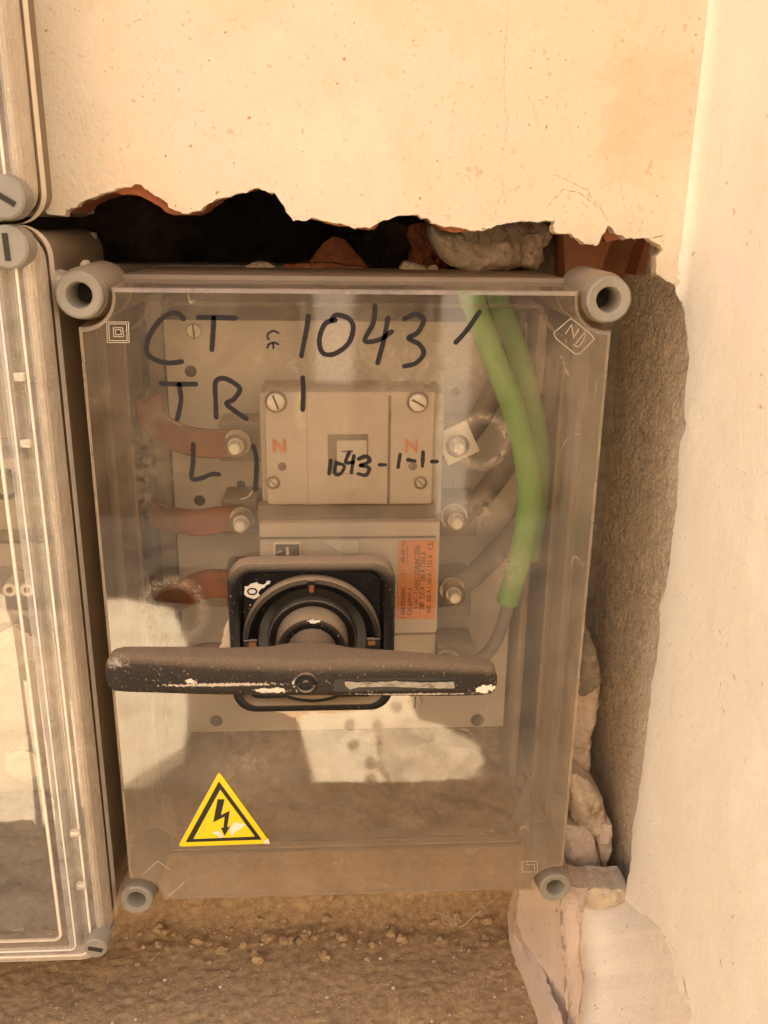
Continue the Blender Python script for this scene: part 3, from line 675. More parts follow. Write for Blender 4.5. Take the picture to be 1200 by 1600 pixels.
# moulded marks on the lid
def rect(x0, y0, x1, y1, sk=0): return [(x0, y0), (x1, y0+sk), (x1+1, y1+sk), (x0+1, y1), (x0, y0)]
def poly_ribbon(name, polys, wpx, Y, m, parent, dy=.0003):
    st = []
    for p in polys:
        for a, b in zip(p[:-1], p[1:]): st.append([a, b])
    return ribbon(name, st, wpx, Y, m, parent, dy, 1, 0)
lid_marks = poly_ribbon('double_square_symbol', [rect(167, 503, 201, 535), rect(170, 506, 198, 532), rect(177, 512, 192, 526), rect(180, 515, 189, 523)], 1.2, 0, EMB, enc)
poly_ribbon('maker_mark', [[(865, 520), (892, 497), (924, 523), (928, 530), (905, 553), (898, 553), (868, 528), (865, 520)], [(883, 522), (893, 507), (896, 528), (904, 514)]], 1.3, 0, EMB, enc)
ribbon('maker_letter', [[(900, 536), (910, 523), (914, 520), (912, 530), (903, 541), (896, 538)]], 1.2, 0, EMB, enc, .0003)
poly_ribbon('corner_mark', [[(221, 1368), (247, 1345), (265, 1358)], [(263, 1400), (288, 1378)]], 1.2, 0, EMB, enc)
poly_ribbon('corner_mark', [rect(815, 1345, 839, 1362), [(822, 1350), (835, 1350), (835, 1358)]], 1.2, 0, EMB, enc)
ribbon('european_mark', [[(435, 520), (427, 517), (419, 521), (418, 528), (420, 530)], [(435, 538), (428, 535), (420, 538), (418, 543)], [(427, 536), (427, 544)]], 3.2, 0, M['marker'], enc, .0003)
# felt pen writing
MK = [[(287, 498), (276, 489), (258, 494), (240, 513), (230, 535), (231, 553), (245, 563), (264, 567), (284, 565)],
      [(310, 496), (335, 496), (368, 497)], [(334, 497), (333, 520), (331, 546)],
      [(482, 494), (479, 515), (474, 540), (471, 556)],
      [(524, 500), (508, 506), (499, 530), (504, 551), (522, 553), (544, 537), (552, 513), (545, 498), (526, 492), (518, 500)],
      [(586, 478), (583, 505), (570, 532), (592, 531), (612, 518)], [(606, 497), (600, 530), (590, 567)],
      [(632, 498), (650, 491), (662, 500), (652, 520), (638, 528), (655, 538), (662, 552), (650, 567), (632, 572)],
      [(749, 487), (730, 515), (712, 535)],
      [(252, 599), (275, 600), (306, 600)], [(280, 600), (283, 625), (277, 655)],
      [(338, 652), (337, 625), (337, 597), (350, 591), (368, 600), (375, 609), (365, 624), (354, 630), (367, 642), (385, 654)],
      [(473, 590), (474, 615), (473, 640)],
      [(302, 694), (302, 720), (300, 747), (315, 747), (330, 741), (342, 741)],
      [(396, 697), (401, 720), (399, 765)]]
for grp in ((0,), (1, 2), (3,), (4,), (5, 6), (7,), (8,), (9, 10), (11,), (12,), (13,), (14,)): ribbon('felt_pen_letter', [MK[i] for i in grp], 7.6, 0, M['marker'], enc, .00035, 6)
MK2 = [[(517, 719), (514, 740)], [(525, 722), (523, 739), (532, 740), (538, 728), (529, 724)], [(546, 706), (540, 722), (552, 722)], [(553, 712), (549, 738)],
       [(560, 717), (572, 713), (578, 720), (563, 727)], [(563, 727), (577, 731), (572, 742), (560, 740)], [(593, 726), (602, 726)],
       [(625, 710), (622, 730)], [(637, 718), (648, 720)], [(661, 706), (660, 728)], [(674, 721), (683, 721)]]
for st in MK2: ribbon('small_pen_stroke', [st], 6.0, 0, M['marker'], enc, .00035, 4, .3)

# ------------------------------------------------------------------ load switch on the plate
sw = thing('load_break_switch', 'grey four-pole switch block with an orange rating label behind the clear lid', 'switch', (.0, PY, -.20))
def pxbox(name, x0, x1, y0, y1, Y, Yb, m, parent, bev=.0012):
    a = at(x0, y0, Y); b = at(x1, y1, Y); return boxo(name, (a.x, b.x, Y, Yb, b.z, a.z), m, parent, bev)
pxbox('base', 404, 683, 612, 990, .058, PY-.001, M['switch'], sw, .002)
pxbox('upper_cover', 411, 676, 611, 789, .036, .0575, M['switch'], sw, .0026)
for xg in (480, 608): pxbox('groove', xg-1, xg+1, 618, 787, .0358, .037, M['switch_dk'], sw, 0)
pxbox('joint_band', 402, 680, 791, 816, .046, .0575, M['switch_dk'], sw, .001)
pxbox('lower_cover', 404, 683, 817, 990, .040, .0575, M['switch'], sw, .002)
pxbox('groove', 406, 681, 839, 841, .0398, .041, M['switch_dk'], sw, 0)
tri_ = [at(503, 845, .0395), at(560, 845, .0395), at(560, 864, .0395), at(538, 866, .0395), at(522, 856, .0395)]
extr('raised_tongue', tri_, .001, M['steel_lt'], sw)
fr_ = pxbox('sight_frame', 512, 575, 679, 741, .0352, .0362, M['switch_dk'], sw, .0005)
pxbox('sight_glass', 526, 573, 688, 740, .0347, .0353, M['plate'], fr_, .0004).matrix_parent_inverse = Matrix()
ribbon('position_mark', [[(535, 705), (551, 705)], [(543, 705), (543, 716)]], 3.2, .0346, M['switch_dk'], sw)
pxbox('indicator', 427, 471, 848, 872, .0385, .0402, M['steel_lt'], sw, .0004)
pxbox('indicator_face', 430, 468, 851, 874, .0380, .0386, M['vblack'], sw, .0002)
text('indicator_sign', 'I', at(449, 862, .0379), .007, M['white_pl'], sw, sx=1.6, font_bold=.0002)
disc('cover_screw', 431, 628, 13.5, .036, M['steel_lt'], sw, .0016, slot=1.2); disc('cover_screw', 653, 629, 13.5, .036, M['steel_lt'], sw, .0016, slot=.5)
for x in (431, 653):
    c = at(x, 628, .0355); lathe('screw_collar', [(.0050, .0355), (.0060, .0347), (.0064, .0362)], (c.x, c.z), M['switch_dk'], sw, 24)
for x in (427, 657):
    o = disc('cross_screw', x, 754, 11, .036, M['switch_dk'], sw, .0012, dome=.0008)
    disc('screw_head', x, 754, 7, .0352, M['steel'], sw, .0012, slot=.8)
disc('rivet', 441, 729, 7, .036, M['switch_dk'], sw, .0005); disc('rivet', 645, 728, 7, .036, M['switch_dk'], sw, .0005)
for x in (436, 643): text('neutral_letter', 'N', at(x, 698, .0354), .0105, M['orange_ink'], sw, font_bold=.00022)
# rating label (reads upwards)
lb = pxbox('rating_label', 623, 679, 845, 967, .0393, .0399, M['orange'], sw, 0)
def lbl(s, x, y, size, sx=.9): text('label_text', s, at(x, y, .0391), size, M['ink'], sw, math.pi/2, sx)
lbl('60-60 Hz', 630, 862, .0040); lbl('1 606 8226/AC', 630, 942, .0038); lbl('~ / -', 630, 898, .0036)
lbl('CEI-60947-3', 641, 940, .0040); lbl('V |AC-21A|AC-22A|AC-23A', 651, 903, .0041, .86)
lbl('380  250 A   250 A   250 A', 661, 908, .0040, .86); lbl('660  200 A | 160 A | 125 A', 671, 913, .0040, .86); lbl('CE', 673, 853, .0048)
poly_ribbon('label_rule', [[(656, 852), (656, 960)], [(637, 852), (637, 880)], [(666, 885), (656, 885)], [(675, 885), (666, 885)]], .8, .0391, M['ink'], sw, .0001)
pxbox('lower_foot', 612, 678, 992, 1078, .075, PY-.001, M['switch'], sw, .001)

# terminals
def hexnut(px, py, Y, rpx, parent, stud=10, sq=None, name='nut'):
    c = at(px, py, Y); r_ = rpx/FPX*(Y-CAM.y); th = .006
    wsh = lathe('washer', [(r_*.45, Y+.0012), (r_*1.12, Y+.0012), (r_*1.14, Y+.0022), (r_*1.1, Y+.003)], (c.x, c.z), M['steel'], parent, 28)
    bm = bmesh.new(); vs = [bm.verts.new((c.x+r_*math.cos(k*math.pi/3+.3), Y, c.z+r_*math.sin(k*math.pi/3+.3))) for k in range(6)]
    f = bm.faces.new(vs); g = bmesh.ops.extrude_face_region(bm, geom=[f]); bmesh.ops.translate(bm, verts=[v for v in g['geom'] if isinstance(v, bmesh.types.BMVert)], vec=(0, -th, 0))
    bmesh.ops.bevel(bm, geom=bm.edges[:], offset=.0008, segments=2, affect='EDGES'); sharp(bmo(name, bm, M['steel'], parent))
    s = stud/FPX*(Y-CAM.y)
    lathe('stud', [(0, Y-th-.008), (s*.8, Y-th-.008), (s, Y-th-.007), (s, Y)], (c.x, c.z), M['steel_lt'], parent, 20)
    lathe('nut_collar', [(s*1.3, Y-th-.0004), (s*1.7, Y-th-.0012), (s*1.9, Y-th-.0002)], (c.x, c.z), M['switch_dk'], parent, 24)
TY = .066
for (x0, x1, y0, y1) in ((340, 410, 660, 722), (345, 405, 780, 838), (350, 404, 893, 950), (677, 745, 660, 718), (680, 745, 782, 840), (683, 735, 905, 965), (683, 740, 1010, 1060)):
    pxbox('terminal', x0, x1, y0, y1, TY+.004, PY-.0015, M['switch_dk'], sw, .002)
for x, y, r_ in ((370, 693, 19), (378, 812, 18), (376, 926, 18), (710, 808, 20), (707, 922, 19), (700, 1034, 19)): hexnut(x, y, TY-.004, r_, sw)
# the top right terminal wears a tilted square washer
c = at(714, 692, TY-.003); bm = bmesh.new(); box(bm, -.0105, .0105, -.001, .001, -.0105, .0105, .0005)
bmesh.ops.rotate(bm, verts=bm.verts, cent=(0, 0, 0), matrix=Matrix.Rotation(-.45, 3, 'Y')); bmesh.ops.translate(bm, verts=bm.verts, vec=c); sharp(bmo('square_washer', bm, M['steel_lt'], sw))
hexnut(713, 693, TY-.005, 17, sw)

# copper straps entering from the left
cps = [([(232, 622, .092), (240, 655, .085), (275, 682, .072), (320, 693, TY), (372, 693, TY)], .0155, 'uppermost copper strap, curling up at its left end, bolted left of the switch'),
       ([(236, 800, .090), (268, 812, .075), (310, 817, TY), (345, 812, TY), (380, 812, TY)], .0148, 'second copper strap from the top, nearly level, bolted left of the switch'),
       ([(255, 945, .088), (285, 928, .074), (320, 914, TY), (350, 912, TY), (380, 922, TY)], .0165, 'third copper strap, sloping down to the left beside the square handle plate'),
       ([(262, 1050, .088), (292, 1034, .075), (330, 1024, TY), (380, 1030, TY)], .0155, 'lowest copper strap, mostly hidden behind the black handle')]
for k, (P, wd, lb_) in enumerate(cps):
    t = thing('copper_strap', lb_, 'copper strap', at(*P[-1]), 'copper straps bolted to the left side of the switch')
    flatbar('strap', [at(*p) for p in P], wd*1.12, .005, M['copper'], t)
    a = at(*P[0]); b = a+Vector((-.004, .018, -.004)); tube('cable_end', [a+Vector((.004, 0, 0)), a.lerp(b, .5), b], .0068, M['cable_dk'], t, smooth=3)
for k, (x, y0, y1, r_, lb_) in enumerate(((238, 640, 1165, .0052, 'brown cable rising behind the copper straps at the left of the box'), )):
    tag(tube('brown_cable', [at(x+8, y1, .112), at(x+14, 1000, .110), at(x+4, 860, .108), at(x, 740, .108), at(x-2, y0, .112)], r_, M['cable_dk']), lb_, 'cable')

# green cables
tag(tube('green_cable', [at(728, 440, .060), at(742, 480, .058), at(772, 560, .052), at(803, 640, .048), at(822, 720, .046), at(826, 790, .046), at(815, 860, .048), at(797, 925, .052), at(793, 940, .053)], .0070, M['green'], n=20), 'front green cable running the whole way down and ending cut off beside the switch', 'cable')
tag(tube('green_cable', [at(770, 440, .085), at(786, 490, .083), at(812, 560, .078), at(832, 640, .074), at(842, 720, .076), at(838, 800, .084), at(828, 870, .094)], .0066, M['green_dk'], n=20), 'rear green cable, half hidden behind the front green one', 'cable')
tag(tube('bare_conductor', [at(795, 935, .056), at(788, 965, .060), at(770, 1010, .068), at(740, 1035, .072), at(704, 1036, .070)], .0042, M['cable_gr'], n=14), 'grey bare conductor leaving the cut end of the green cable', 'conductor')
for k, (P, lb_) in enumerate(((((716, 694, .072), (745, 660, .074), (775, 605, .085), (800, 540, .100), (812, 470, .112)), 'dark cable curving up from the tilted square washer'),
                              (((712, 810, .072), (750, 780, .078), (795, 720, .090), (850, 640, .105), (872, 560, .115)), 'dark cable rising from the second terminal on the right'),
                              (((709, 924, .072), (750, 890, .078), (805, 830, .092), (860, 745, .108), (880, 640, .118)), 'grey cable rising from the third terminal on the right'))):
    tag(tube('terminal_cable', [at(*p) for p in P], .0072, M['cable_dk'] if k < 2 else M['cable_gr'], n=16), lb_, 'cable', 'cables bolted to the right side of the switch')
    

# ------------------------------------------------------------------ rotary handle
hd = thing('rotary_handle', 'black dusty switch handle, a long level bar on a square plate with rounded corners', 'switch handle', (-.0205, 0, -.187))
HX, HZ = -.0205, -.1880
def rrect(cx, cz, hx, hz, r_, n=8):
    out = []
    for sx, sz, a0 in ((1, 1, 0), (-1, 1, 90), (-1, -1, 180), (1, -1, 270)):
        for k in range(n+1):
            a = R(a0+90*k/n); out.append((cx+sx*(hx-r_)+r_*math.cos(a), cz+sz*(hz-r_)+r_*math.sin(a)))
    return out
def rr_loops(name, spec, m, parent, close=True, cz=HZ, cx=HX):
    rings = [(rrect(cx, cz, a, b, r_), y) for (a, b, r_, y) in spec]; n = len(rings[0][0]); V = []; F = []
    for o_, y in rings: V += [(x, y, z) for x, z in o_]
    for k in range(len(rings)-1):
        for i in range(n): j = (i+1) % n; F.append((k*n+i, k*n+j, (k+1)*n+j, (k+1)*n+i))
    if close: F.append(tuple((len(rings)-1)*n+i for i in range(n)))
    return sharp(mesh(name, V, F, m, parent), 40)
rr_loops('mounting_frame', [(.0455, .0458, .013, -.0005), (.0457, .0460, .013, -.006), (.0445, .0448, .012, -.0098), (.0424, .0427, .011, -.0110), (.0395, .0405, .009, -.0108), (.0378, .0388, .008, -.0085), (.0372, .0382, .007, -.0062)], M['black'], hd, True, HZ+.0008)
lathe('ring', [(.0380, -.0063), (.0382, -.0105), (.0372, -.0122), (.0350, -.0126), (.0338, -.0118), (.0305, -.0075), (.0300, -.0066)], (HX, HZ), M['black'], hd, 72)
lathe('inner_disc', [(.0299, -.0067), (.0250, -.0068), (.0245, -.010), (.0235, -.0105), (.0200, -.0085)], (HX, HZ), M['black_clean'], hd, 64)
lathe('boss', [(.0200, -.0085), (.0198, -.0200), (.0185, -.0222), (.0150, -.0230), (.0135, -.0225)], (HX, HZ), M['black'], hd, 64)
lathe('shaft', [(.0134, -.0226), (.0128, -.034), (.0122, -.046)], (HX, HZ), M['handle'], hd, 48)
for (a_, nm) in ((90, 'index_mark'), (0, 'index_mark'), (180, 'index_mark')):
    bm = bmesh.new(); box(bm, .0300, .0372, -.0136, -.0112, -.0022, .0022, .0003)
    bmesh.ops.rotate(bm, verts=bm.verts, cent=(0, 0, 0), matrix=Matrix.Rotation(-R(a_), 3, 'Y')); bmesh.ops.translate(bm, verts=bm.verts, vec=(HX, 0, HZ)); o = bmo('index_mark', bm, M['black'], hd)
    bm = bmesh.new(); box(bm, .0305, .0345, -.0140, -.0132, -.0013, .0013)
    bmesh.ops.rotate(bm, verts=bm.verts, cent=(0, 0, 0), matrix=Matrix.Rotation(-R(a_), 3, 'Y')); bmesh.ops.translate(bm, verts=bm.verts, vec=(HX, 0, HZ)); q = bmo('rust_inlay', bm, M['copper'], o); q.matrix_parent_inverse = Matrix()
# paint splash and off mark on the plate
def splash(name, pts, Y, m, parent, amp=.0006, th=.0003, seed=0):
    q = rough_outline([(at(x, y, Y).x, at(x, y, Y).z) for x, y in pts], amp, .0008, seed)
    return extr(name, [Vector((x, Y-th, z)) for x, z in q], th*.9, m, parent)
splash('paint_splash', [(381, 916), (392, 911), (407, 911), (423, 909), (421, 915), (408, 917), (404, 923), (405, 932), (396, 936), (386, 932), (382, 925)], -.0066, M['white_chip'], hd, .0008, seed=4)
ribbon('off_mark', [[(387, 924), (390, 920), (398, 920), (401, 924), (398, 928), (390, 928), (387, 924)]], 2.5, -.0070, M['black_clean'], hd, .0003)

# the bar, lofted along X
def zt(px, py, Y=-.06): p = at(px, py, Y); return p.x, p.z
secs = []   # x, ztop_front, zbot, yfront, yback
for (px, yt, yb_, yf, ybk) in ((163, 1045, 1066, -.0585, -.0535), (165, 1036, 1074, -.0600, -.050), (172, 1027, 1081, -.0612, -.0485), (190, 1024, 1083, -.0615, -.0475), (260, 1027, 1086, -.0615, -.0450), (340, 1031, 1089, -.0615, -.0430), (420, 1033, 1090, -.0615, -.0395),
                               (455, 1034, 1090, -.0618, -.0345), (480, 1034, 1090, -.0618, -.0335), (510, 1034, 1090, -.0618, -.0350), (545, 1034, 1090, -.0615, -.0400), (620, 1034, 1090, -.0615, -.0440), (700, 1038, 1090, -.0615, -.0460), (755, 1042, 1088, -.0615, -.0480), (770, 1044, 1086, -.0612, -.0485), (776, 1050, 1081, -.0600, -.050), (778, 1058, 1074, -.0585, -.0535)):
    x, z1 = zt(px, yt); _, z0 = zt(px, yb_); secs.append((x, z1, z0, yf, ybk))
# resample smoothly
A = np.array(secs); tt = np.linspace(A[0, 0], A[-1, 0], 70); tt[0:8] = np.linspace(A[0, 0], A[3, 0], 8); tt[-8:] = np.linspace(A[-4, 0], A[-1, 0], 8); tt = np.sort(tt)
B = np.stack([tt]+[np.interp(tt, A[:, 0], A[:, k]) for k in range(1, 5)], 1)
V = []; F = []; n = 32
for (x, z1, z0, yf, yb_) in B:
    hz = (z1-z0)/2; hy = (yb_-yf)/2; r_ = min(hz, hy)*.55
    for (a, b) in rrect(0, 0, hy, hz, r_, 7): V.append((x, (yf+yb_)/2+a, (z0+z1)/2+b))
n = 32
for i in range(len(B)-1):
    for k in range(n): F.append((i*n+k, i*n+(k+1) % n, (i+1)*n+(k+1) % n, (i+1)*n+k))
F += [tuple(range(n))[::-1], tuple((len(B)-1)*n+k for k in range(n))]
sharp(mesh('grip_bar', V, F, M['handle'], hd), 55)
YB = -.0616
def onbar(name, x0, x1, y0, y1, m, d=.0006, bev=.0002): 
    a = at(x0, y0, YB); b = at(x1, y1, YB); return boxo(name, (a.x, b.x, YB-d, YB+.001, b.z, a.z), m, hd, bev)
onbar('slot', 522, 712, 1061, 1077, M['black_clean'], .0002, 0)
splash('slot_filling', [(538, 1064), (560, 1066), (620, 1064), (665, 1066), (709, 1065), (710, 1075), (660, 1074), (600, 1072), (560, 1073), (546, 1076), (540, 1071)], YB-.0004, M['filler'], hd, .0002, .0005, 9)
c = at(478, 1067, YB)
lathe('screw_plug', [(0, YB-.0012), (.0012, YB-.0010), (.0016, YB-.0004), (.0042, YB-.0004), (.0048, YB-.0011), (.0056, YB-.0010), (.0060, YB+.0004)], (c.x, c.z), M['black'], hd, 32)
splash('paint_splash', [(478, 972), (490, 969), (503, 968), (499, 972), (486, 975)], -.0232, M['white_chip'], hd, .0008, .0003, 31)
# ragged old sealant round the plate
def seal(pts, seed, th=.0016):
    q = rough_outline([(at(x, y, 0).x, at(x, y, 0).z) for x, y in pts], .0012, .0012, seed)
    extr('sealant', [Vector((x, -.0006-th, z)) for x, z in q], th, M['sealant'], hd)
seal([(362, 955), (352, 980), (343, 1012), (346, 1024), (360, 1012), (372, 985), (372, 955)], 1)
seal([(607, 890), (616, 905), (616, 945), (618, 975), (612, 1000), (600, 985), (606, 930)], 2)
seal([(365, 1095), (400, 1103), (430, 1110), (462, 1118), (466, 1126), (476, 1112), (520, 1114), (560, 1108), (585, 1100), (590, 1090), (480, 1095)], 3, .0010)

# warning sticker
stk = thing('warning_sticker', 'yellow triangular high voltage sticker with a black arrowed bolt, low on the clear lid', 'sticker', at(350, 1270, 0))
def rtri(pts, r_, Y):
    P = [at(x, y, Y) for x, y in pts]; out = []
    for i in range(3):
        a, b, c_ = P[i-1], P[i], P[(i+1) % 3]; u = (a-b).normalized(); v = (c_-b).normalized(); p0 = b+u*r_*1.7; p1 = b+v*r_*1.7
        for k in range(6): t = k/5; out.append(p0*(1-t)**2+b*2*t*(1-t)+p1*t*t)
    return out
extr('yellow_face', rtri([(342, 1206), (278, 1323), (423, 1318)], .0016, -.0007), .0005, M['yellow'], stk)
extr('black_border', rtri([(342, 1221), (290, 1316), (409, 1312)], .0003, -.0009), .00015, M['vblack'], stk)
extr('inner_field', rtri([(344, 1234), (302, 1311), (398, 1307)], .0001, -.0011), .00015, M['yellow'], stk)
extr('bolt', [at(x, y, -.0013) for x, y in ((340, 1249), (351, 1249), (345, 1274), (359, 1267), (355, 1293), (360, 1291), (351, 1306), (345, 1293), (349, 1294), (351, 1276), (333, 1285))], .00015, M['vblack'], stk)
for k, pts in enumerate(([(360, 1292), (366, 1285), (380, 1286), (384, 1289), (372, 1297), (364, 1306), (359, 1303)], [(330, 1300), (342, 1299), (350, 1306), (345, 1309), (338, 1305)], [(412, 1314), (419, 1310), (421, 1316), (414, 1319)])):
    splash('worn_spot', pts, -.00135, M['white_pl'], stk, .0005, .00008, 40+k)

# ------------------------------------------------------------------ clear boxes at the left
def sweep_rect(name, cx0, cx1, cz0, cz1, rad, prof, m, parent, n=8):
    """profile of (inset, y) swept round a rounded rectangle"""
    V = []; F = []; L = len(prof); cnt = 4*(n+1)
    rings = []
    for (ins, y) in prof:
        r_ = max(rad-ins, .001); rings.append([(x, y, z) for x, z in rrect((cx0+cx1)/2, (cz0+cz1)/2, (cx1-cx0)/2-ins, (cz1-cz0)/2-ins, r_, n)])
    for rg_ in rings: V += rg_
    for k in range(L-1):
        for i in range(cnt): j = (i+1) % cnt; F.append((k*cnt+i, k*cnt+j, (k+1)*cnt+j, (k+1)*cnt+i))
    return sharp(mesh(name, V, F, m, parent), 30)
LY = -.016
def clear_box(label, x1, z0, z1, loc):
    t = thing('clear_box', label, 'electrical box', loc); x0 = x1-.27
    # ribbed transparent frame
    sweep_rect('lid_frame', x0, x1, z0, z1, .016, [(0, LY+.022), (0, LY+.006), (.0012, LY+.002), (.003, LY+.0005), (.0048, LY+.0035), (.0060, LY+.0032), (.0072, LY+.0002), (.0092, LY-.0012), (.0108, LY+.0022), (.0125, LY+.0020), (.0140, LY-.0030), (.0165, LY-.0052), (.0190, LY-.0058)], CLRE, t)
    sweep_rect('lid_lip', x0, x1, z0, z1, .016, [(.0190, LY-.0058), (.0225, LY-.0052), (.0235, LY-.0058), (.0300, LY-.0060)], CLR, t)
    for ins, r_ in ((.0075, .0007), (.0155, .0005), (.0236, .0011)):
        P = [Vector((x, LY-(.0008 if ins < .01 else .0050 if ins < .02 else .0048), z)) for x, z in rrect((x0+x1)/2, (z0+z1)/2, (x1-x0)/2-ins, (z1-z0)/2-ins, .016-min(ins, .012), 8)]
        tube('moulded_rib', P, r_, M['rib'], t, n=8, closed=True, smooth=0)
    bm = bmesh.new(); pts = rrect((x0+x1)/2, (z0+z1)/2, (x1-x0)/2-.03, (z1-z0)/2-.03, .002, 3); bm.faces.new([bm.verts.new((x, LY-.006, z)) for x, z in pts]); bmo('window', bm, CLR, t)
    sweep_rect('outer_band', x0, x1, z0, z1, .016, [(.0002, LY+.022), (.0004, LY+.0035), (.002, LY+.0012), (.0042, LY+.0016), (.0046, LY+.004)], M['band'], t)
    sweep_rect('seal_strip', x0, x1, z0, z1, .014, [(-.0012, LY+.0222), (-.0012, LY+.030)], M['rib'], t)
    sweep_rect('body', x0, x1, z0, z1, .014, [(.0022, LY+.0302), (.0022, .13)], M['gap'], t)
    sweep_rect('inner_wall', x0, x1, z0, z1, .014, [(.004, LY+.024), (.004, .128)], M['plate'], t)
    boxo('rear_panel', (x0+.004, x1-.004, .120, .126, z0+.004, z1-.004), M['plate'], t, .001)
    return t, x0
zc = at(70, 352, LY).z
t1, _ = clear_box('lower clear plastic box at the left edge, with pale knobs and grey sand inside', -.1485, -.4005, zc-.0012, (-.27, .05, -.40))
t2, _ = clear_box('upper clear plastic box in the top left corner, only its lower right edge in view', -.1488, zc+.0012, zc+.40, (-.27, .05, .03))
t1z = -.4005
def slotcap(t, x, z, ang, r_=.0095):
    c_ = lathe('corner_cap', [(0, LY-.0085), (r_*.88, LY-.0085), (r_*.99, LY-.0075), (r_*1.02, LY-.0005), (r_*1.02, LY+.004)], (x, z), M['cap'], t, 40)
    s = boxo('slot', (-r_*.62, r_*.62, -.0004, .0004, -.0012, .0012), M['hole'], c_, 0); s.matrix_parent_inverse = Matrix(); s.location = (x, LY-.0087, z); s.rotation_euler = (0, ang, 0)
    return c_
for (t, px, py, a) in ((t1, 10, 386, 1.55), (t2, 4, 308, .55), (t1, 149, 1483, .25)):
    p = at(px, py, LY-.0085); slotcap(t, p.x, p.z, a, .0098 if t is not t1 or py < 500 else .0068)
# clip lugs on the rib
for (px, py) in ((32, 588), (42, 692), (118, 1300), (128, 1382)):
    p = at(px, py, LY-.006); boxo('clip_lug', (p.x-.0026, p.x+.0026, LY-.0085, LY-.005, p.z-.0020, p.z+.0020), CLRE, t1, .0006)
# contents of the lower clear box
tag(grid('sand', lambda u, v: (lambda x, y: np.stack([x, y, -.3935+.022*v+.004*fbm(np.stack([x, y, 0*x], -1), 60, 4, 91)], -1))(-.412+.26*u, .004+.113*v), 140, 70, M['sand']), 'grey sand lying on the floor of the lower clear box', 'sand', kind='stuff')
boxo('carrier_plate', (-.40, -.150, .062, .066, -.285, -.20), M['plate'], t1, .001)
boxo('carrier_plate', (-.40, -.150, .060, .066, -.17, -.155), M['grey_pl'], t1, .001)
def knob(px, py, Y, label, r_=.013):
    c_ = at(px, py, Y); out = []
    for k in range(48):
        a = 2*math.pi*k/48; q = r_*(1+.16*math.cos(6*a)); out.append(Vector((c_.x+q*math.cos(a+.4), Y, c_.z+q*math.sin(a+.4))))
    t = thing('star_nut', label, 'nut', c_); extr('star_body', out, .014, M['white_dull'], t, .0012)
    lathe('bore', [(.0, Y-.0004), (r_*.38, Y-.0004), (r_*.45, Y+.001)], (c_.x, c_.z), M['plate'], t, 20)
knob(24, 1012, .035, 'upper white star-shaped nut inside the lower clear box'); knob(36, 1196, .030, 'lower white star-shaped nut inside the lower clear box', .011)
cc = at(8, 757, .020); lathe('ring_clamp', [(.006, .020), (.0062, .018), (.0085, .018), (.0087, .022)], (cc.x, cc.z), M['black_clean'], t1, 32)
boxo('clamp_block', (cc.x-.02, cc.x+.019, .030, .06, cc.z-.03, cc.z+.012), M['grey_pl'], t1, .002)
boxo('fuse_base', (-.40, -.160, .045, .10, -.140, -.115), M['switch_dk'], t1, .003)
boxo('fuse_base', (-.40, -.165, .035, .10, -.085, -.030), M['switch_dk'], t1, .003)
for (px, py) in ((15, 922), (42, 922)): lathe('bushing', [(.002, .040), (.004, .040), (.0045, .044), (.0045, .06)], (at(px, py, .04).x, at(px, py, .04).z), M['white_pl'], t1, 20)
